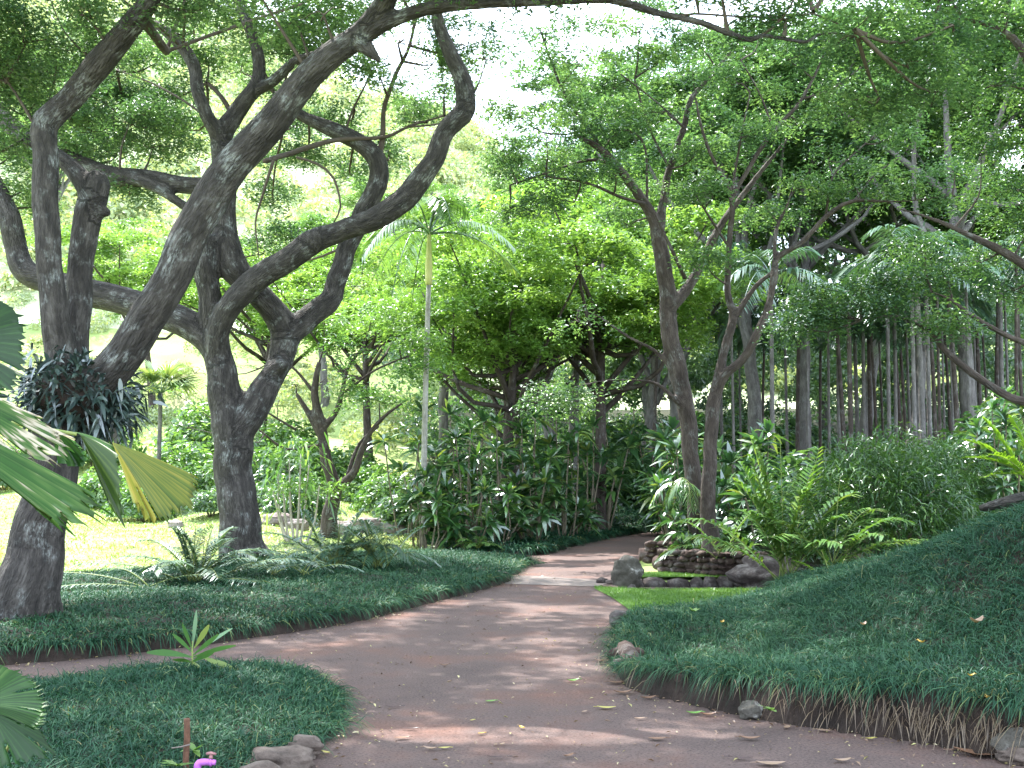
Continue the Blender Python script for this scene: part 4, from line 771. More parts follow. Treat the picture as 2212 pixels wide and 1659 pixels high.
leaf_cloud('valley_thicket', 'pale sunlit thicket and scrub on the valley slope at left', 420, (-44, -4), (44, 78), (.4, 1.5), (-.3, .6), 200, .22, M_FAR, lambda x, y: (np.abs(x) < .5 * y) & (rng.random(len(x)) < .35 + .65 * (y > 52)))
leaf_cloud('background_woods', 'high green foliage filling the top of the wood at right', 420, (4, 44), (56, 74), (1.0, 2.4), (4, 17), 200, .32, M_LEAF, lambda x, y: (np.abs(x) < .5 * y))
# ---------------- palms
def palm(h, tr, nf, fl, name, label, lean=0.02, shaft=True, leafm=M_FROND, ll=.7, nl=44, seed=1, drp=.75, bark=None):
    global rng
    rng = np.random.default_rng(seed)
    t = thing(name, label, 'palm'); tk = Acc()
    tube(tk, [[0, 0, -.4], [0, 0, 0], [lean * h * .3, 0, h * .5], [lean * h, 0, h]], [tr * 1.4, tr * 1.2, tr, tr * .85], seg=10, step=.5); tk.build('trunk', bark or M_PALMB, t)
    top = np.array([lean * h, 0, h])
    if shaft:
        a = Acc(); tube(a, [top, top + [0, 0, .5], top + [0, 0, 1.6]], [tr * 1.2, tr * 1.35, tr * .5], seg=10, step=.2); a.build('crown_shaft', M_SHAFT, t); top = top + [0, 0, 1.4]
    c = Acc(); st = Acc()
    for k in range(nf):
        a = 6.283 * k / nf + rng.uniform(-.2, .2); e = rng.uniform(.15, 1.3)
        d = np.array([math.cos(a) * math.cos(e), math.sin(a) * math.cos(e), math.sin(e)])
        frond(c, c, top, d, fl * rng.uniform(.85, 1.1), drp * rng.uniform(.7, 1.2), nl, ll, .05, ldroop=.6, lseg=2, rr=.03, angle=1.0)
    c.build('fronds', leafm, t)
    return t
PA = palm(7.0, .085, 14, 3.1, 'royal_palm', 'x', seed=5)
d = 36
d = 25.5
place(PA, xu(915, d), d, .5, (.74, .74, .82), 'tall palm with cream crown shaft and sunlit drooping fronds in the centre', None)
PB = palm(7.2, .06, 9, 2.0, 'slender_palm', 'x', seed=6, lean=.01, nl=30, leafm=M_SEED, shaft=False, bark=M_BARK3)
PC = palm(6.6, .065, 9, 2.0, 'slender_palm', 'x', seed=8, lean=-.03, nl=30, leafm=M_SEED, shaft=False, bark=M_BARK2)
place(PB, xu(1243, 33), 33, 1, (1.3, 1.3, .9), 'pale thin palm trunk behind the dim trees, centre')
place(PC, xu(1118, 35), 35, 1.5, (1.2, 1.2, .9), 'pale palm trunk under the lime crowns, left of centre')
for k, u in enumerate([1600, 1645, 1700, 1770, 1812, 1838, 1866, 1895, 1920, 1948, 1966, 1990, 2008, 2022, 2040, 2072, 2095, 2135, 2165, 2195, 1560, 1410, 1745, 1880, 1975, 2055, 1995, 2120, 1585, 1622, 1668, 1720, 1790, 1825, 1852, 1908, 1935, 1957, 1978, 2030, 2060, 2085, 2110, 2150, 2180, 2210]):
    d = float(rng.uniform(26, 44)); w = rng.uniform(.55, 1.15); dark = k % 2
    place(PC if dark else PB, xu(u, d), d, rng.uniform(0, 6.28), (w, w, rng.uniform(.8, 1.0)), 'leaning slender palm trunk in the shady grove at right' if dark else 'straight slender palm trunk in the shady grove at right', 'slender palms of the right grove')
# pale fan-like palm behind diagonal limb
rng = np.random.default_rng(301)
t = thing('fan_palm', 'pale sunlit fan palm beyond the diagonal limb at left', 'palm', (xu(345, 32), 32, 0)); tk = Acc(); c = Acc()
bx = xu(345, 32); top = np.array([bx, 32, P(345, 850, 32)[2]])
tube(tk, [[bx, 32, -.4], [bx, 32, 1.5], top], [.08, .06, .06], seg=8); tk.build('trunk', M_BARK3, t)
for k in range(16):
    a = k * .9; e = rng.uniform(.1, 1.3); dd = np.array([math.cos(a) * math.cos(e), math.sin(a) * math.cos(e), math.sin(e)]); hub = top + dd * .55
    tube(c, [top, hub], [.012, .01], seg=4, raw=True)
    sv = nrm(np.cross(dd, [0, 0, 1.0])); an = np.linspace(-1.5, 1.5, 26); D = dd * np.cos(an)[:, None] + sv * np.sin(an)[:, None]
    ribbons(c, np.repeat(hub[None], 26, 0), D, 1.05, .06, .35, 3, rnd=rng.random(26))
c.build('fronds', leaf_mat('pale_fan_leaf', [(0, (.10, .18, .07)), (1, (.24, .32, .14))], trans=.45), t)
# ================================================================== UNDERSTORY
def ti_plant(seed, nc=5, h=(1.1, 2.6), L=.5, W=.10, nleaf=20, spread=.5, m=M_TI):
    global rng
    rng = np.random.default_rng(seed)
    t = thing('ti_plant', 'x', 'plant'); c = Acc(); s = Acc()
    for k in range(nc):
        a = rng.uniform(0, 6.28); r = rng.uniform(0, .25); H = rng.uniform(*h); sp = rng.uniform(.1, spread)
        b = np.array([math.cos(a) * r, math.sin(a) * r, -.1]); e = np.array([math.cos(a) * (r + sp), math.sin(a) * (r + sp), H])
        tube(s, [b, (b + e) / 2 + rng.normal(0, .06, 3), e], [.022, .018, .015], seg=6, step=.3, wob=1)
        for (q, nl, tt) in ((e, nleaf, 1.0), (b * .22 + e * .78, 6, .2)):
            az = rng.uniform(0, 6.28, nl); el = rng.uniform(-.15, 1.35, nl) * tt
            D = np.stack([np.cos(az) * np.cos(el), np.sin(az) * np.cos(el), np.sin(el)], 1)
            ribbons(c, np.repeat(q[None], nl, 0) + D * .04, D, rng.uniform(.75, 1.1, nl) * L, W, rng.uniform(.15, .75, nl), 4, rnd=rng.random(nl), prof=lambda t: max(.12, math.sin(math.pi * (.06 + .92 * t ** .8))), roll=rng.normal(0, .35, nl))
    s.build('canes', M_CANE, t); c.build('leaves', m, t)
    return t
TI = [ti_plant(31), ti_plant(32, nc=7, h=(.8, 2.0)), ti_plant(33, nc=4, h=(1.6, 3.0)), ti_plant(34, nc=6, h=(.3, 1.1), L=.42)]
def leafy_shrub(seed, R=(1.0, 1.0, .9), n=900, L=.16, m=M_LEAF_DEEP, asp=.45, name='shrub', stems=7, kind='round', core=.35):
    global rng
    rng = np.random.default_rng(seed)
    t = thing(name, 'x', 'shrub'); c = Acc(); s = Acc()
    R = np.array(R); q = nrm(rng.normal(size=(n, 3))); q[:, 2] = np.abs(q[:, 2]) * 1.0
    k = (1 + .22 * lump(q * 2 + seed, 2.0) * 2)[:, None] * rng.uniform(core, 1.03, (n, 1)) ** .5
    C = q * k * R + [0, 0, .05]
    if kind == 'round': leaves(c, C, q * .7 + [0, 0, .5] + rng.normal(0, .5, q.shape), rng.uniform(.7, 1.3, n) * L, np.clip(rng.random(n) * .6 + .4 * (lump(q * 4, 2) + .5), 0, 1), asp=asp)
    else: ribbons(c, C, q * .55 + rng.normal(0, .55, q.shape) + [0, 0, .1], rng.uniform(.7, 1.3, n) * L, L * asp, .5, 2, rnd=np.clip(rng.random(n) * .6 + .4 * (lump(q * 4, 2) + .5), 0, 1), roll=rng.normal(0, .6, n))
    for j in range(stems):
        e = C[rng.integers(n)]; tube(s, [np.array([e[0] * .1, e[1] * .1, -.15]), e * .5 + [0, 0, .1], e * .95], [.025, .018, .006], seg=5, step=.2, wob=1)
    s.build('stems', M_CANE, t); c.build('leaves', m, t, smooth=False)
    return t
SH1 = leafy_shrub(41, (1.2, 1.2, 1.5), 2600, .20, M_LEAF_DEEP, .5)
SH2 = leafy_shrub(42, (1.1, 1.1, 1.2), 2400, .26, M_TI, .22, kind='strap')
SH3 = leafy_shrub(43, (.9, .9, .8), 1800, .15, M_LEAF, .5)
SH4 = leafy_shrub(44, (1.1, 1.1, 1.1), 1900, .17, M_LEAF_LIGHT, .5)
rng = np.random.default_rng(500)
pos2 = {}
pos = ['left end of the planting by the lawn', 'in front of the palm trunk', 'middle of the planting behind the far bed', 'right half of the planting behind the far bed', 'at the path bend', 'right of the twin trees', 'behind the round fine leaved shrub']
def where(u):
    return pos[0] if u < 930 else pos[1] if u < 1010 else pos[2] if u < 1180 else pos[3] if u < 1330 else pos[4] if u < 1480 else pos[5] if u < 1700 else pos[6]
# ti plants: (u, v of top, d, variant)
tis = [(880, 26, 2, 1.0), (905, 24.8, 1, .95), (945, 27, 2, 1.0), (990, 25.5, 0, 1), (1030, 27, 0, 1.05), (1075, 26, 2, .9), (1120, 28, 0, 1.1), (1150, 26.5, 1, 1), (1180, 29, 2, 1), (1215, 28, 0, 1), (1260, 30, 2, .95), (1300, 31, 1, 1.2), (1345, 42, 2, 1.2), (1395, 41, 0, 1.2),
       (925, 24.2, 3, 1), (1010, 24.6, 3, 1.1), (1080, 25, 3, 1.0), (1145, 26, 3, 1.2), (1220, 28.6, 3, 1.2), (1290, 32, 3, 1.2), (1462, 22.8, 0, .95), (1456, 24.5, 0, 1.05), (1474, 22.4, 1, .8), (1468, 27, 2, 1), (1500, 25, 1, 1.1), (1600, 24, 1, 1.2), (1660, 23, 0, 1), (1580, 22.6, 1, .9), (1640, 21.5, 3, 1.2),
       (2100, 21, 1, .8), (2150, 20, 0, .7), (2200, 21, 0, .8), (2185, 18.5, 3, .9), (2240, 19, 1, .8), (1490, 21.5, 3, .8), (1560, 21.2, 3, .8)]
for k, (u, d, v, s) in enumerate(tis):
    x = xu(u, d); gz = float(max(hbase(x, d), (BEDS['B'][1](np.array([x]), np.array([d]))[0] if poly_sd(np.array([x]), np.array([d]), BED_B)[0] > 0 else -9)))
    if u > 2050: gz = 1.0
    kind_ = {0: 'leafy', 1: 'dense many stemmed', 2: 'tall caned', 3: 'low'}[v]
    place(TI[v], x, d, rng.uniform(0, 6.28), s, '%s ti plant, %s' % (kind_, where(u) if u < 2050 else 'on top of the right bank near the edge of view'), 'ti plants of the shaded planting', z=gz - .02)
shs = [(SH1, 1240, 34, 1.2), (SH1, 1310, 40, 1.4), (SH1, 1400, 42, 1.4), (SH1, 1560, 26, 1.1), (SH1, 1650, 27, 1.2), (SH1, 1730, 25, 1.2), (SH1, 1800, 27, 1.1), (SH2, 1600, 23, .8), (SH2, 1700, 22, .9), (SH1, 1500, 32, 1.3), (SH2, 1860, 25, 1.1), (SH1, 1940, 27, 1.1), (SH2, 2010, 24, 1.1), (SH2, 2080, 22, 1.1),
       (SH1, 2150, 24, 1.3), (SH2, 2200, 21, 1.2), (SH3, 1180, 31, 1.4), (SH3, 1110, 31, 1.3), (SH1, 1280, 44, 1.6), (SH1, 1380, 47, 1.5), (SH1, 1180, 42, 1.5), (SH3, 985, 29, 1.0), (SH3, 890, 27.5, 1.1), (SH1, 930, 29, .9), (SH3, 600, 30, .9), (SH3, 460, 28, .7), (SH1, 1040, 36, 1.2), (SH2, 650, 29, .8), (SH2, 1345, 41, 1.0), (SH2, 1425, 40, 1.1), (SH1, 1450, 39, 1.3)]
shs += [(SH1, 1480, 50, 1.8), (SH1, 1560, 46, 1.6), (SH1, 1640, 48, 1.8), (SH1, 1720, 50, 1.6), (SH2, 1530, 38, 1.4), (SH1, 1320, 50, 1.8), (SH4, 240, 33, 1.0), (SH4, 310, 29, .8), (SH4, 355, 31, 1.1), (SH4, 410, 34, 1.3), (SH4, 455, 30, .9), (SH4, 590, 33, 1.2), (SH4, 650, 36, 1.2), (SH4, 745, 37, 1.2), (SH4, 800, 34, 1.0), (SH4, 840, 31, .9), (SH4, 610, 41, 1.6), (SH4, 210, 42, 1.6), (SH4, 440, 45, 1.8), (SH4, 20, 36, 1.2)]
for k, (V, u, d, s) in enumerate(shs):
    kind_ = {SH1.name: 'dark broad leaved shrub', SH2.name: 'strap leaved shrub', SH3.name: 'bushy mid green shrub', SH4.name: 'light green rounded shrub'}.get(V.name, 'shrub')
    wh = where(u).replace(' behind the far bed', '').replace('the round fine leaved', 'the round') if u > 860 else 'on the sunny lawn behind the forked tree'
    x = xu(u, d); place(V, x, d, rng.uniform(0, 6.28), s, kind_ + (' deep in the wood, ' if d > 33 else ', ') + wh.replace('planting', 'bed'), 'shrubs of the understory', z=float(hbase(x, d)) + (.1 if u < 2000 else .6))
# fine leaved round shrub
SF = leafy_shrub(61, (1.35, 1.1, 1.55), 17000, .13, M_SHRUB, .16, name='round_shrub', kind='strap', stems=14)
place(SF, xu(1905, 17.5), 17.5, 0, 1.12, 'big round fine leaved bamboo like shrub above the right bank', None, z=.5)
c = SF
SG = copy_tree(SF); SG.location = (xu(2020, 18.8), 18.8, .9); SG.rotation_euler = (0, 0, 2); SG.scale = (.8, .8, .85); SG['label'] = 'smaller fine leaved shrub merging into the right side of the round one'
# arching fern palm in front
def clump_fronds(name, label, loc, fr, nl, ll, lw, m, sm=M_STEM, rr=.009, stem=True, ldroop=.4, seed=1, angle=.95):
    global rng
    rng = np.random.default_rng(seed)
    t = thing(name, label, 'plant', loc); c = Acc(); s = Acc(); loc = np.array(loc, float)
    if name == 'palm_seedling' and len(fr) > 6: fr = list(fr) + [(rng.uniform(0, 6.28), rng.uniform(.7, 1.35), rng.uniform(.6, .85), .4) for _ in range(12)]
    for (az, el, L, dr) in fr:
        d = np.array([math.cos(az) * math.cos(el), math.sin(az) * math.cos(el), math.sin(el)])
        if name == 'palm_seedling': L = L * 1.6; dr = dr * .85
        if name == 'arching_palm_fern': L = L * 1.35; dr = dr * .85
        frond(c, s, loc + rng.normal(0, .06, 3) * [1, 1, 0], d, L, dr, nl, ll, lw, ldroop=ldroop, rr=rr, angle=angle)
    s.build('stalks', sm, t); c.build('fronds', m, t); return t
R_ = math.radians
clump_fronds('arching_palm_fern', 'bright arching palm fern with long drooping leaflets behind the right bank', (xu(1690, 15.6), 15.6, .2),
             [(R_(a), R_(e + 8), L, dr * .9) for (a, e, L, dr) in [(165, 72, 1.75, .22), (150, 68, 1.6, .25), (185, 66, 1.6, .3), (35, 68, 1.7, .25), (175, 62, 1.55, .38), (150, 75, 1.75, .35), (190, 45, 1.5, .5), (200, 60, 1.3, .5), (10, 55, 1.6, .45), (-10, 40, 1.5, .42), (25, 70, 1.6, .35), (-30, 55, 1.3, .5), (90, 80, 1.7, .2), (60, 65, 1.5, .35), (-90, 60, 1.1, .5), (-120, 50, 1.2, .6), (-60, 45, 1.2, .6), (170, 35, 1.3, .45), (0, 72, 1.5, .5), (-20, 25, 1.4, .3), (215, 72, 1.5, .6)]], 19, .50, .050, M_FROND, seed=71)
clump_fronds('arching_palm_fern', 'left arching palm fern drooping over the stone wall', (xu(1560, 18.8), 18.8, .25), [(R_(a), R_(e), L, dr) for (a, e, L, dr) in [(185, 40, 1.0, .75), (170, 60, 1.2, .6), (-10, 45, 1.0, .8), (-70, 50, .8, .7), (20, 65, 1.2, .5), (220, 55, 1.0, .7)]], 18, .30, .034, M_FROND, seed=72)
clump_fronds('arching_palm_fern', 'palm fern right of the arching one, in front of the round shrub', (xu(1800, 15.2), 15.2, .45), [(R_(a), R_(e), L, dr) for (a, e, L, dr) in [(170, 50, 1.1, .4), (120, 70, 1.2, .4), (10, 35, 1.1, .5), (30, 60, 1.2, .5), (-60, 50, .9, .5), (60, 75, 1.2, .3), (-15, 55, 1.2, .55)]], 18, .42, .044, M_FROND, seed=73)
clump_fronds('bright_fern', 'small bright lime fern at the back of the right bank', (xu(1800, 14.6), 14.6, .30), [(R_(a), R_(e), .55, .2) for (a, e) in [(20, 35), (0, 15), (50, 50), (100, 60), (160, 40), (-20, 30)]], 22, .12, .03, M_FERN, seed=74)
clump_fronds('bright_fern', 'large sunlit lime fern at the right edge above the bank', (xu(2230, 13), 13, 1.55), [(R_(a), R_(e), L, dr) for (a, e, L, dr) in [(160, 50, 1.0, .3), (175, 35, .95, .3), (150, 65, 1.0, .2), (120, 70, 1.0, .2), (190, 20, .8, .3), (90, 60, 1.0, .4), (200, 45, .9, .4), (30, 60, 1, .4)]], 34, .18, .028, M_FERN, seed=75, ldroop=.15)
clump_fronds('palm_seedling', 'dark feathery palm seedling clump in the left bed near the leaning trunk', (xu(430, 15.2), 15.2, .2),
             [(R_(a), R_(e), L, dr) for (a, e, L, dr) in [(130, 75, .95, .35), (170, 55, .9, .5), (185, 25, 1.0, .3), (200, 40, .8, .4), (20, 45, .9, .5), (0, 30, .95, .35), (40, 65, .8, .4), (-60, 40, .7, .6), (-110, 45, .7, .6), (-20, 50, .9, .6), (70, 75, .7, .4), (-150, 50, .7, .7), (100, 60, .7, .3), (30, 20, .8, .2), (-40, 15, .8, .2)]], 28, .27, .030, M_SEED, seed=76)
clump_fronds('palm_seedling', 'wide feathery palm seedling clump in the left bed right of the forked tree', (xu(720, 17.6), 17.6, .22),
             [(R_(a), R_(e), L, dr) for (a, e, L, dr) in [(175, 45, .9, .4), (160, 70, .8, .3), (195, 25, 1.0, .3), (10, 50, .9, .4), (30, 70, .8, .3), (-60, 55, .8, .7), (-100, 60, .8, .8), (-30, 45, 1.0, .6), (0, 30, 1.0, .5), (90, 70, .8, .2), (-130, 45, .9, .8), (60, 55, .8, .4), (210, 60, .8, .6)]], 28, .27, .030, M_SEED, seed=77)
clump_fronds('palm_seedling', 'palm seedling with drooping silvery fronds at the right of the left bed', (xu(820, 17.4), 17.4, .22), [(R_(a), R_(e), L, dr) for (a, e, L, dr) in [(-70, 60, .9, .9), (-100, 50, .8, .9), (10, 40, .8, .7), (170, 50, .7, .5), (40, 60, .7, .4), (-30, 60, .9, .9), (-140, 40, .8, .8)]], 26, .25, .028, M_SEED, seed=78)
clump_fronds('palm_seedling', 'low trailing palm frond plant beside the leaning trunk', (xu(330, 14.4), 14.4, .22), [(R_(a), R_(e), L, dr) for (a, e, L, dr) in [(180, 20, .9, .25), (200, 12, .8, .2), (10, 25, .6, .3), (160, 40, .6, .5)]], 24, .16, .02, M_SEED, seed=79)
for k, (u, d, lb) in enumerate([(600, 16.2, 'small low seedling frond between the two feathery clumps'), (560, 17.5, 'seedling fronds at the foot of the forked tree'), (660, 16.0, 'low blue green seedling fronds in the middle of the left bed')]):
    clump_fronds('palm_seedling', lb, (xu(u, d), d, .24), [(R_(a), R_(e), .6, .5) for (a, e) in [(180, 35), (200, 50), (0, 30), (-60, 40), (60, 50), (-120, 35)]], 22, .2, .024, M_SEED, seed=80 + k)
clump_fronds('bright_fern', 'light green fern at the front of the ti planting', (xu(1035, 23.9), 23.9, .15), [(R_(a), R_(e), .6, .5) for (a, e) in [(180, 35), (200, 50), (0, 30), (-60, 40), (60, 50), (-120, 35), (-90, 60)]], 18, .2, .05, M_LEAF_LIGHT, seed=91)
clump_fronds('hanging_fern', 'yellow green hanging fern clinging to the left of the twin tree trunks', (xu(1480, 21.0), 21.0, P(1480, 1045, 21)[2]), [(R_(a), R_(e), L, dr) for (a, e, L, dr) in [(180, 25, .55, 1.1), (195, 45, .6, 1.2), (-90, 20, .5, 1.3), (-60, 30, .5, 1.4), (-120, 25, .6, 1.3), (170, 55, .6, 1.1), (-150, 40, .6, 1.3), (0, 10, .4, 1.5)]], 14, .2, .024, M_FROND, seed=92, ldroop=.9)
# pale multi stemmed shrub right of the forked trunk
rng = np.random.default_rng(93)
t = thing('pale_stem_shrub', 'shrub of thin pale curved stems growing right of the forked trunk', 'shrub', (xu(640, 24.5), 24.5, 0)); s = Acc(); c = Acc(); bx = xu(640, 24.5)
for (du, u1, v1) in [(0, 600, 1010), (4, 625, 990), (8, 668, 1000), (-6, 590, 1060), (10, 690, 1050), (2, 650, 980), (-4, 610, 1040)]:
    a0 = np.array([bx + px(du, 24.5), 24.5, -.1]); e = P(u1, v1, 24.5 + rng.uniform(-.5, .5)); m = np.array([a0[0] * .35 + e[0] * .65, 24.5, a0[2] * .55 + e[2] * .45])
    tube(s, [a0, m, e], [.035, .028, .012], seg=6); n = 26
    q = e + rng.normal(0, .25, (n, 3)); ribbons(c, q, rng.normal(0, 1, (n, 3)) + [0, 0, .3], .35, .05, .5, 3)
s.build('stems', noise_mat('pale_stem', [(.3, (.28, .24, .2)), (.7, (.45, .41, .36))]), t); c.build('leaves', M_LEAF_LIGHT, t)
# epiphyte clump on the leaning tree
rng = np.random.default_rng(94)
t = thing('epiphyte', 'dark bushy epiphyte clump wrapped round the leaning tree trunk', 'plant', P(170, 860, d1)); c = Acc(); s = Acc(); n = 2300
core = P(170, 862, d1); q = nrm(rng.normal(size=(n, 3))); R = np.array([px(140, d1), .55, px(92, d1)])
k = (1 + .34 * lump(q * 2, 2.6) * 2)[:, None]; C = core + q * R * k * rng.uniform(.55, 1.0, (n, 1)); C[:, 2] -= .12 * (C[:, 0] - core[0])
D = q * .7 + rng.normal(0, .75, (n, 3)) + [0, 0, .05]
ribbons(c, C, D, rng.uniform(.08, .20, n), rng.uniform(.022, .05, n), rng.uniform(.1, .8, n), 4, rnd=rng.random(n), roll=rng.normal(0, .7, n))
n2 = 90; q2 = nrm(rng.normal(size=(n2, 3)) * [1.2, 1, .7]); C2 = core + q2 * R * .95
ribbons(c, C2, q2 + [0, -.1, .25], rng.uniform(.22, .38, n2), .03, .5, 5, rnd=rng.uniform(.4, 1, n2))
rock(s, core, R * .72, 3, 3, .2); s.build('root_mass', M_SOIL, t); c.build('leaves', M_EPI, t)
# ================================================================== NEAR FAN PALMS
def fan_mat(name, stops, trans=.4):
    m, nt, ns, L = mat(name)
    at = N(nt, 'ShaderNodeAttribute', attribute_name='rnd'); r = ramp(nt, stops)
    bc = N(nt, 'ShaderNodeAttribute', attribute_name='bco')
    n1 = N(nt, 'ShaderNodeTexNoise', Scale=3.5, Detail=5.0); L.new(bc.outputs['Vector'], n1.inputs['Vector'])
    ma = N(nt, 'ShaderNodeMath', operation='MULTIPLY_ADD'); L.new(n1.outputs[0], ma.inputs[0]); ma.inputs[1].default_value = .7; ma.inputs[2].default_value = -.35
    mb = N(nt, 'ShaderNodeMath', operation='ADD'); L.new(ma.outputs[0], mb.inputs[0]); L.new(at.outputs['Fac'], mb.inputs[1]); L.new(mb.outputs[0], r.inputs[0])
    d = N(nt, 'ShaderNodeBsdfDiffuse'); tt = N(nt, 'ShaderNodeBsdfTranslucent'); L.new(r.outputs[0], d.inputs[0]); L.new(r.outputs[0], tt.inputs[0])
    mx = N(nt, 'ShaderNodeMixShader'); mx.inputs[0].default_value = trans; L.new(d.outputs[0], mx.inputs[1]); L.new(tt.outputs[0], mx.inputs[2])
    gl = N(nt, 'ShaderNodeBsdfGlossy'); gl.inputs['Roughness'].default_value = .35; m2 = N(nt, 'ShaderNodeMixShader'); m2.inputs[0].default_value = .03; L.new(mx.outputs[0], m2.inputs[1]); L.new(gl.outputs[0], m2.inputs[2])
    o = N(nt, 'ShaderNodeOutputMaterial'); L.new(m2.outputs[0], o.inputs[0]); return m
FAN_G = fan_mat('fan_leaf_green', [(0, (.012, .045, .010)), (.45, (.038, .11, .020)), (.75, (.10, .18, .045)), (.9, (.42, .36, .26)), (1, (.62, .54, .44))], trans=.3)
FAN_Y = fan_mat('fan_leaf_yellow', [(0, (.03, .065, .010)), (.35, (.075, .12, .016)), (.65, (.17, .18, .022)), (1, (.28, .23, .055))], trans=.3)
def fan(parent, m, hub, edge, npl=26, jag=.08, depth=.024, cup=.0, name='fan_leaf', tone=.45, dead=0.0, sag=.1):
    """pleated fan: hub point, list of edge points (arc) in order"""
    a = Acc(); hub = np.array(hub); E = np.array(edge); t = np.linspace(0, 1, len(E)); n = npl * 2
    tt = np.linspace(0, 1, n + 1); ep = np.stack([np.interp(tt, t, E[:, k]) for k in range(3)], 1)
    nr = nrm(np.cross(E[0] - hub, E[-1] - hub)); R = 14; colr = rng.uniform(-.18, .18, n + 1); spl = rng.random(n + 1) < .10
    V = []; rn = []; bc = []
    j = np.repeat(rng.uniform(1 - jag, 1 + jag * .4, npl + 1), 2)[:n + 1]
    for i in range(R + 1):
        s = i / R; w = s ** .92
        sc_ = (1 - .035 * (np.arange(n + 1) % 2)) if i == R else 1; q = hub + (ep - hub) * (w * (1 + (j - 1) * (s > .9)) * sc_)[:, None]
        zig = np.where(np.arange(n + 1) % 2 == 0, 1, -1) * depth * s
        q = q + nr * zig[:, None] + np.array([0, 0, -1.0]) * sag * s * s * .3
        V.append(q); rn.append(np.full(n + 1, tone) + colr + (np.arange(n + 1) % 2) * .30 - .12 + dead * (s > .6) * rng.random(n + 1) * .8); bc.append(np.stack([tt * 3, np.full(n + 1, s * .6), np.zeros(n + 1)], 1))
    V = np.concatenate(V); f = []
    for i in range(R):
        for k in range(n):
            if i >= R - 1 - 5 * spl[k // 2] and k % 2 == 1 and (i < R - 1 or rng.random() < .75): continue   # split tips
            b = i * (n + 1) + k; f.append((b, b + 1, b + n + 2, b + n + 1))
    a.add(V, [np.array(f)], np.concatenate(rn), np.concatenate(bc)); return a.build(name, m, parent, smooth=False)
rng = np.random.default_rng(95)
dp = 4.6
pl = thing('fan_palm', 'near fan palm with torn yellow and green pleated leaves reaching in from the left', 'palm', (P(-500, 1030, 4.6)[0], 4.6, 0))
hubm = (P(-500, 1030, 4.6)[0], 4.6)
s = Acc(); tube(s, [[hubm[0], 4.6, -.1], [hubm[0], 4.6, .8], [hubm[0], 4.6, 1.7]], [.09, .08, .07], seg=10); s.build('trunk', M_PALMB, pl)
s = Acc()
for (u, v, d) in [(165, 938, 4.6), (-60, 840, 4.4), (-120, 960, 4.4), (-120, 720, 4.8)]:
    tube(s, [[hubm[0], 4.6, 1.6], (P(u, v, d) + np.array([hubm[0], 4.6, 1.75])) / 2 + [0, 0, .08], P(u, v, d)], [.014, .011, .008], seg=6)
s.build('leaf_stalks', M_STEM, pl)
fan(pl, FAN_Y, P(242, 955, 4.66), [P(330, 975, 4.72), P(395, 1000, 4.7), P(434, 1018, 4.66), P(437, 1050, 4.6), P(424, 1085, 4.56), P(385, 1102, 4.52), P(345, 1117, 4.48)][2:], 17, tone=.42, depth=.010, jag=.04)
fan(pl, FAN_Y, P(242, 955, 4.66), [P(345, 1117, 4.48), P(318, 1108, 4.44), P(296, 1082, 4.42)], 6, tone=.62, depth=.009, jag=.08)
fan(pl, FAN_G, P(160, 932, 4.62), [P(250, 948, 4.67), P(256, 962, 4.66), P(254, 980, 4.64)], 3, tone=.6, depth=.004, jag=.01)
fan(pl, FAN_Y, P(172, 938, 4.62), [P(252, 962, 4.5), P(268, 1040, 4.45), P(277, 1137, 4.4), P(240, 1080, 4.4), P(215, 1020, 4.42)], 10, tone=.02, depth=.010)
fan(pl, FAN_G, P(-190, 800, 4.3), [P(60, 868, 4.5), P(170, 940, 4.5), P(178, 968, 4.5), P(120, 985, 4.45), P(60, 985, 4.4), P(-20, 968, 4.3)], 24, tone=.42, dead=.9, jag=.12, depth=.011)
fan(pl, FAN_G, P(-240, 850, 4.2), [P(40, 968, 4.4), P(130, 1015, 4.4), P(240, 1072, 4.4), P(232, 1105, 4.4), P(190, 1130, 4.36), P(165, 1148, 4.3), P(120, 1110, 4.3), P(60, 1060, 4.3)], 28, tone=.38, jag=.10, dead=.3, depth=.011)
fan(pl, FAN_G, P(-100, 740, 4.9), [P(-20, 600, 4.9), P(30, 640, 4.85), P(62, 680, 4.8), P(60, 740, 4.8), P(50, 800, 4.8), P(10, 840, 4.8), P(-30, 860, 4.8)], 26, tone=.0, jag=.06, depth=.012)  # tone lowered so the back-lit leaf's shade is in its colour
fan(pl, FAN_G, P(110, 925, 4.75), [P(130, 985, 4.75), P(185, 1000, 4.75), P(188, 965, 4.75), P(165, 942, 4.75)], 8, tone=.3, jag=.1)
pl2 = thing('fan_palm_seedling', 'young fan palm with round pleated leaves at the lower left corner', 'palm', (P(-110, 1600, 4.9)[0], 4.9, .0))
s = Acc(); bs = np.array([P(-110, 1600, 4.9)[0], 4.9, -.02])
for (u, v, d) in [(-40, 1520, 4.9), (-30, 1560, 4.7), (30, 1590, 4.7)]: tube(s, [bs, (bs + P(u, v, d)) / 2, P(u, v, d)], [.012, .009, .006], seg=6)
s.build('leaf_stalks', M_STEM, pl2)
fan(pl2, FAN_G, P(-45, 1520, 4.9), [P(-40, 1400, 4.95), P(0, 1415, 4.95), P(50, 1432, 4.95), P(85, 1462, 4.92), P(102, 1500, 4.88), P(100, 1540, 4.8), P(78, 1562, 4.75), P(30, 1568, 4.7)], 30, tone=.30, jag=.04, depth=.010)
fan(pl2, FAN_G, P(-20, 1540, 4.7), [P(40, 1545, 4.7), P(100, 1570, 4.72), P(128, 1612, 4.7), P(100, 1625, 4.66), P(40, 1640, 4.6), P(-30, 1660, 4.55)], 18, tone=.0, jag=.06, depth=.009)  # lowest tone paints this lower leaf as shaded
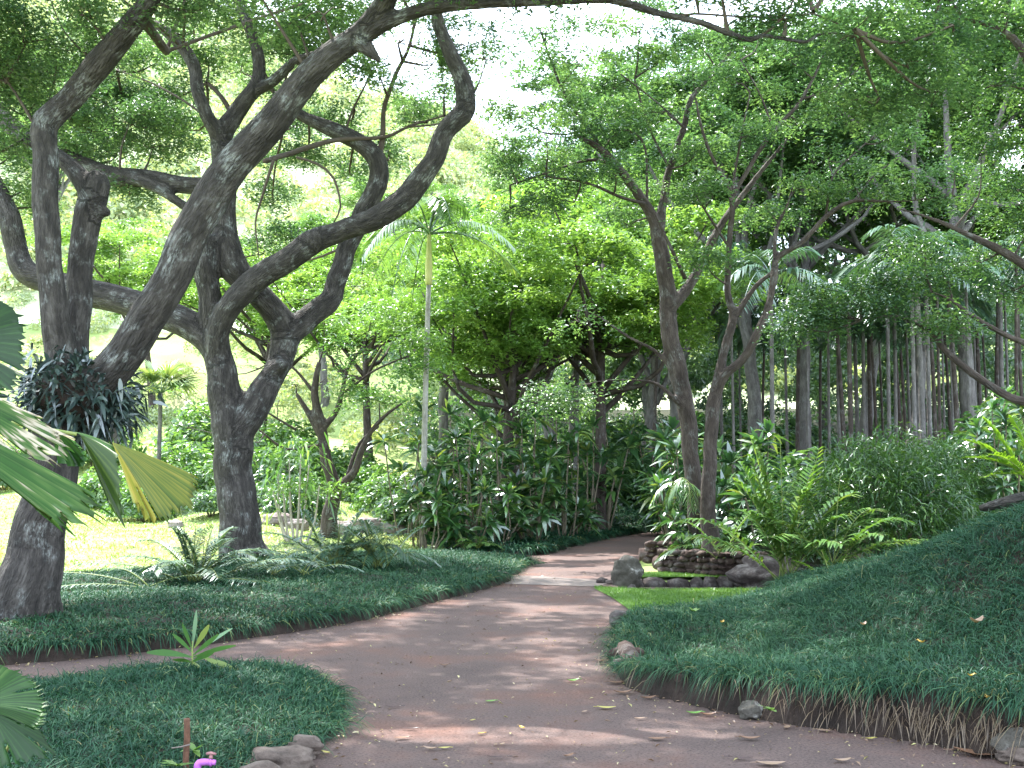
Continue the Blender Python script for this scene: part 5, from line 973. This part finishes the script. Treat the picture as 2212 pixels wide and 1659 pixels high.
# ================================================================== SMALL THINGS
t = thing('young_plant', 'young broad leaved plant with upright spear leaf on the island bed', 'plant', (xu(415, 9.0), 9.0, .12)); c = Acc(); s = Acc(); b = P(415, 1450, 9.0); h0 = P(416, 1385, 9.0)
tube(s, [b - [0, 0, .06], (b + h0) / 2, h0], [.008, .007, .005], seg=6); s.build('stem', M_STEM, t)
for (u0, v0, u1, v1, w, dr, r) in [(416, 1400, 424, 1322, 12, 0, .3), (416, 1410, 375, 1365, 15, .1, .4), (416, 1415, 498, 1350, 13, .1, .5), (420, 1400, 450, 1352, 17, .0, 1), (416, 1420, 322, 1395, 20, .15, .3), (416, 1420, 505, 1385, 14, .1, .5), (414, 1400, 395, 1350, 14, .0, .4),
                                   (416, 1440, 292, 1455, 22, .0, .9), (416, 1430, 440, 1465, 32, .1, .95), (440, 1420, 518, 1450, 26, .1, .9), (414, 1430, 375, 1420, 20, .1, .3), (416, 1430, 460, 1400, 20, .1, .4), (414, 1425, 395, 1462, 22, .1, .6), (417, 1415, 470, 1372, 14, 0, .5)]:
    A_, B_ = P(u0, v0, 9.0), P(u1, v1, 9.0 + rng.uniform(-.25, .1)); D = B_ - A_; L_ = np.linalg.norm(D) * 1.05
    ribbons(c, A_[None], D[None], L_, px(w * .72, 9.0), dr, 6, rnd=np.array([r]), sidev=np.cross(D, [rng.normal(0, .3), -1, rng.normal(0, .3)])[None], prof=lambda t: math.sin(math.pi * (.06 + .86 * t ** 1.3)))
c.build('leaves', leaf_mat('young_plant_leaf', [(0, (.04, .12, .03)), (.5, (.08, .20, .05)), (1, (.28, .36, .12))], trans=.35, gloss=.1), t)
for (u, v, k_, lb) in [(1500, 1330, 0, 'tiny pale seedling sprouting high on the right bank'), (385, 1655, 1, 'small light sprout in the island grass left of the stake'), (1665, 1535, 2, 'tiny sprout beside the grey green stone under the bank'), (420, 1622, 3, 'low sprout right behind the brown stake')]:
    gg = P(1500, 1330, 11.2) if k_ == 0 else G(u, v, .14); c = Acc(); n = 7; az = rng.uniform(0, 6.28, n)
    if k_ == 0: gg[2] = float(bedz('D', np.array([gg[0]]), np.array([gg[1]]))[0]) + .16
    ribbons(c, np.repeat(gg[None], n, 0), np.stack([np.cos(az), np.sin(az), rng.uniform(.2, 1, n)], 1), .11, .035, .3, 4, rnd=rng.uniform(.5, 1, n)); tag(c.build('sprout', M_LEAF_LIGHT), lb, 'plant')
# stake and valve
M_RUST = noise_mat('rusty_brown', [(.3, (.07, .035, .022)), (.7, (.17, .085, .055))], scale=30, bump=.5)
a = Acc(); sx = xu(418, 6.1); top = P(418, 1552, 6.1)[2]
zz = np.linspace(.0, top, 8); tube(a, np.stack([np.full(8, sx) + .002 * np.sin(zz * 30), np.full(8, 6.1), zz], 1), [.0165] * 8, seg=8, raw=True, lumps=.06); tag(a.build('wooden_stake', M_RUST), 'brown rusty stake standing in the grass of the island bed', 'stake')
a = Acc(); tube(a, [P(370, 1616, 6.0), P(392, 1613, 6.02), P(411, 1608, 6.05)], [.0035, .004, .004], seg=6, step=.02); tag(a.build('white_twig', M_CONC), 'short pale stick poking out left of the brown stake', 'stick')
M_PURP = noise_mat('purple_plastic', [(.3, (.35, .10, .42)), (.7, (.5, .16, .55))], scale=20, bump=.05, rough=.4); M_VAL = noise_mat('valve_metal', [(.3, (.12, .04, .06)), (.7, (.35, .18, .17))], scale=30, bump=.1, rough=.4)
vz = P(445, 1648, 6.0); t = thing('irrigation_valve', 'purple irrigation valve beside the brown stake', 'valve', (vz[0], 6.0, .05)); a = Acc()
tube(a, [vz + [-.045, 0, -.06], vz + [-.040, 0, -.01], vz + [-.02, -.002, .004], vz + [.03, -.005, .004], vz + [.05, -.005, .003]], [.019, .02, .018, .016, .013], seg=12, step=.01)
tube(a, [vz + [.022, -.005, .004], vz + [.030, -.005, .004]], [.021, .021], seg=12, raw=True); a.build('pipe', M_PURP, t)
a = Acc(); tube(a, [vz + [.026, -.005, .015], vz + [.026, -.005, .045]], [.007, .006], seg=8, raw=True); tube(a, [vz + [.002, -.005, .046], vz + [.026, -.005, .050], vz + [.052, -.005, .044]], [.007, .0085, .006], seg=8, step=.01)
tube(a, [vz + [.018, -.005, .028], vz + [.034, -.005, .028]], [.011, .011], seg=10, raw=True); a.build('handle', M_VAL, t)
# markers
a = Acc(); c = P(1915, 1215, 12.2); tube(a, [c - [0, 0, .1], c + [0, 0, .10]], [.009, .009], seg=6, raw=True); tag(a.build('bamboo_peg', M_STEM), 'thin tan peg standing at the back of the right bank', 'peg')
# log at right
a = Acc(); tube(a, [P(2120, 1098, 12.2), P(2160, 1088, 12), P(2212, 1076, 11.8), P(2300, 1066, 11.6)], [.04, .055, .07, .08], seg=10, lumps=.25, step=.08); tag(a.build('log', M_BARK), 'dark weathered log lying on the crest of the right bank', 'log')
# fallen palm frond stub, twigs on the bank back
a = Acc()
for k in range(6): tube(a, [P(1850 + 6 * k, 1238 - 5 * k, 12.6), P(1888 + 7 * k, 1222 - 4 * k, 12.4)], [.008, .005], seg=5, raw=True)
tag(a.build('dead_frond', M_BARK3), 'grey dead frond lying near the tan peg', 'frond')
# bare poles deep in the left valley (pale green sign posts)
for k, (u, lb) in enumerate([(349, 'left pale green pole standing on the sunny slope'), (404, 'right pale green pole standing on the sunny slope')]):
    c = P(u, 1005, 36); a = Acc(); tube(a, [[c[0], 36, -.2], [c[0], 36, P(u, 955, 36)[2]]], [.04, .04], seg=8, raw=True); tag(a.build('pole', noise_mat('pale_green_paint', [(.3, (.28, .42, .36)), (.7, (.34, .48, .42))])), lb, 'pole')
# fallen leaves -------------------------------------------------------------
FM = {'y': leaf_mat('yellow_fallen', [(0, (.42, .36, .08)), (1, (.5, .44, .16))], trans=.2), 'b': leaf_mat('brown_fallen', [(0, (.16, .085, .05)), (1, (.26, .15, .10))], trans=.1), 't': leaf_mat('tan_fallen', [(0, (.26, .17, .115)), (1, (.36, .25, .18))], trans=.15),
      'g': leaf_mat('green_fallen', [(0, (.12, .28, .05)), (1, (.2, .38, .08))], trans=.2), 'o': leaf_mat('orange_fallen', [(0, (.50, .30, .05)), (1, (.55, .36, .08))], trans=.2), 'd': leaf_mat('dark_fallen', [(0, (.05, .03, .03)), (1, (.09, .05, .045))], trans=.05)}
cn = {'y': 'yellow', 'b': 'brown', 't': 'tan', 'g': 'green', 'o': 'orange', 'd': 'dark'}
def fallen(u, v, w, m, az, lb, z=0.012, curl=.35, d=None, asp=.42):
    c = G(u, v) if d is None else P(u, v, d); c[2] = z if d is None else c[2]; L = px(w, c[1]); n = 7; a = Acc(); V = []
    for i in range(n):
        t = i / (n - 1); wd = L * asp * .5 * math.sin(math.pi * (.04 + .92 * t)); cu = curl * L * (2 * t - 1) ** 2
        for s in (-1, 0, 1): V.append([L * (t - .5), s * wd, cu * .8 + abs(s) * wd * curl * 1.2 + (.002 if s else 0)])
    f = [(i * 3 + k, i * 3 + k + 1, i * 3 + k + 4, i * 3 + k + 3) for i in range(n - 1) for k in (0, 1)]
    a.add(np.array(V), [np.array(f)], .5); tube(a, [[L * .45, 0, curl * L * .6], [L * .7, 0, curl * L * .5]], [.0025, .002], seg=4, raw=True, rnd=.2)
    o = a.build('fallen_leaf', FM[m]); o.location = Vector([float(x) for x in c]); o.rotation_euler = (0, 0, az); tag(o, lb, 'leaf', 'leaves fallen on the path and grass'); return o
for (u, v, w, m, az, lb) in [
    (1085, 1612, 20, 't', 1.2, 'upright curled tan leaf near the bottom centre of the path'), (960, 1620, 26, 'y', .2, 'yellow leaf at the right end of the bottom leaf cluster'), (930, 1622, 34, 't', 2.9, 'pale tan leaf in the bottom leaf cluster'), (1040, 1588, 18, 'o', .6, 'small orange leaf in front of the pale streak on the path'),
    (1128, 1576, 22, 'o', 2.0, 'ochre curled leaf right of the small orange leaf'), (1310, 1533, 40, 'y', 3.0, 'long pale yellow leaf on the path right of centre'), (1262, 1541, 20, 't', 1.0, 'small pink tan leaf left of the long yellow one'), (850, 1530, 34, 'd', .1, 'dark flat leaf left of centre on the path'),
    (885, 1578, 36, 'd', .0, 'thin dark leaf on the lower left of the path'), (868, 1598, 34, 'b', .3, 'brown leaf below the thin dark one'), (1075, 1640, 44, 'd', .05, 'long dark leaf at the very bottom centre'), (1228, 1638, 30, 'b', .7, 'curled brown leaf at the bottom right of centre'), (1060, 1518, 26, 'g', .5, 'green leaf lying in mid path'),
    (1238, 1474, 30, 'g', .4, 'curved pale green leaf by the bank tip'), (1382, 1556, 24, 't', .2, 'ochre tan leaf right of the long yellow leaf'), (1395, 1546, 0, 't', 0, ''), (757, 1558, 18, 'y', 1.4, 'round yellow leaf next to the island bed'), (705, 1630, 24, 'y', 2.4, 'cream yellow leaf near the island corner rocks'),
    (1020, 1560, 14, 'y', .8, 'tiny yellow leaf in mid path'), (1345, 1500, 40, 'b', .1, 'reddish brown leaf against the bank edging'), (1330, 1478, 36, 'b', 3.0, 'brown litter leaf under the bank tip'), (1400, 1512, 36, 'b', .3, 'brown leaf in the litter below the bank edging'), (1530, 1548, 36, 'b', .1, 'brown leaf in front of the bank edging stones'),
    (1500, 1545, 34, 'g', .1, 'pale green blade leaf on the path below the bank'), (1700, 1575, 30, 't', 1.1, 'tan curled leaf under the dry thatch'), (1780, 1582, 34, 't', 2.7, 'tan leaf on the gravelly path edge'), (1620, 1600, 44, 'b', 3.0, 'short brown leaf on the right of the path'), (1600, 1642, 50, 'd', 2.9, 'dark curled leaf low on the right of the path'),
    (1665, 1655, 62, 't', 3.1, 'long tan stick like leaf at the bottom right'), (1820, 1648, 40, 't', .2, 'tan leaf at the bottom right of the path'), (2120, 1635, 110, 'b', 2.95, 'large brown curled sheath leaf at the right bottom edge'), (1880, 1600, 24, 'y', .3, 'small yellow tan leaf under the bank at right'), (730, 1535, 34, 't', 3.0, 'tan leaf beside the island bed'),
    (1300, 1430, 30, 'b', .1, 'brown leaf on the path left of the bank tip'), (960, 1440, 22, 'b', .2, 'faint brown leaf in the middle of the path'), (990, 1490, 22, 'd', 2.6, 'small dark leaf left of the green leaf'), (1420, 1600, 40, 'b', .1, 'thin brown leaf in the sunny streak')]:
    if w: fallen(u, v, w, m, az, lb, curl=float(rng.uniform(.05, .2)) if m != 'd' else .08, asp=.45 if m != 'd' else .2)
def on_bank(u, v):
    for d in np.linspace(6, 16, 400):
        p = P(u, v, d)
        if p[2] <= float(bedz('D', np.array([p[0]]), np.array([p[1]]))[0]) + .13: return d
    return 10
for (u, v, w, m, az, lb) in [(2110, 1345, 46, 't', .6, 'large tan leaf lying on the grass of the right bank'), (1865, 1350, 24, 't', .8, 'small tan leaf higher on the right bank'), (1990, 1388, 22, 'o', 2, 'ochre leaf in the middle of the right bank'), (2098, 1460, 20, 'o', .4, 'small orange leaf low on the right bank at right'), (2132, 1508, 24, 'o', 1.5, 'brownish orange leaf above the thatch at right'), (1560, 1345, 18, 'o', 1, 'tiny ochre leaf near the tip of the right bank')]:
    fallen(u, v, w, m, az, lb, d=on_bank(u, v))
# tiny litter: uncountable crumbs
lt = Acc(); n = 34000; x = rng.uniform(-4.5, 4.5, n); y = 5.5 + 14 * rng.random(n) ** 1.6; k = np.ones(n, bool)
for kk in 'ACD': k &= poly_sd(x, y, BEDS[kk][0]) < .02
near = np.maximum.reduce([poly_sd(x, y, BEDS[kk][0]) for kk in 'ACD']); k &= (rng.random(n) < .10 + np.exp(near / .13))
k &= poly_sd(x, y, path_poly) > .02
x, y = x[k], y[k]; n = len(x); leaves(lt, np.stack([x, y, np.full(n, .012)], 1), np.stack([rng.normal(0, .3, n), rng.normal(0, .3, n), np.ones(n)], 1), rng.uniform(.01, .026, n) + .03 * rng.random(n) ** 4, rng.random(n))
tag(lt.build('leaf_litter', leaf_mat('litter', [(0, (.10, .055, .04)), (.6, (.26, .17, .11)), (.85, (.36, .34, .12)), (1, (.55, .45, .3))], trans=.1), None, False), 'tiny leaf crumbs scattered over the path', 'litter', kind='stuff')
# ================================================================== LIGHT, SKY, CAMERA
w = bpy.data.worlds.new('World'); sc.world = w; w.use_nodes = True; nt = w.node_tree; nt.nodes.clear()
sky = nt.nodes.new('ShaderNodeTexSky'); sky.sky_type = 'NISHITA'; sky.sun_disc = False
el = math.asin(SUN[2]); az = math.atan2(SUN[0], SUN[1])
sky.sun_elevation = el; sky.sun_rotation = az; sky.air_density = 1.0; sky.dust_density = 2.5; sky.ozone_density = 1.0
tc = N(nt, 'ShaderNodeTexCoord'); nz = N(nt, 'ShaderNodeTexNoise', Scale=2.2, Detail=7.0, Roughness=.6); nt.links.new(tc.outputs['Generated'], nz.inputs['Vector'])
rr = ramp(nt, [(.38, (0, 0, 0)), (.55, (1, 1, 1))]); nt.links.new(nz.outputs[0], rr.inputs[0])
mx = N(nt, 'ShaderNodeMix', data_type='RGBA'); nt.links.new(rr.outputs[0], mx.inputs[0]); nt.links.new(sky.outputs[0], mx.inputs[6]); mx.inputs[7].default_value = (8.2, 9.4, 10.8, 1)
bg = nt.nodes.new('ShaderNodeBackground'); bg.inputs[1].default_value = .15; nt.links.new(mx.outputs[2], bg.inputs[0])
ow = nt.nodes.new('ShaderNodeOutputWorld'); nt.links.new(bg.outputs[0], ow.inputs[0])
ld = bpy.data.lights.new('sun', 'SUN'); ld.energy = 4.2; ld.angle = math.radians(.53); ld.color = (1, .96, .90)
lo = bpy.data.objects.new('sun', ld); link(lo); lo.rotation_euler = Vector(SUN).to_track_quat('Z', 'Y').to_euler()
cam = bpy.data.cameras.new('camera'); co = bpy.data.objects.new('camera', cam); link(co); sc.camera = co
cam.sensor_width = 36; cam.lens = 36 * F / 2212; cam.clip_end = 2000; cam.clip_start = .05
co.location = (0, 0, CZ); co.rotation_euler = (math.pi / 2 + TH, 0, 0)
sc.view_settings.view_transform = 'Standard'; sc.view_settings.look = 'None'; sc.view_settings.gamma = 1; sc.view_settings.exposure = 1.95
cy = sc.cycles; cy.max_bounces = 6; cy.diffuse_bounces = 4; cy.glossy_bounces = 2; cy.transmission_bounces = 4; cy.transparent_max_bounces = 4; cy.caustics_reflective = False; cy.caustics_refractive = False
cy.use_denoising = True
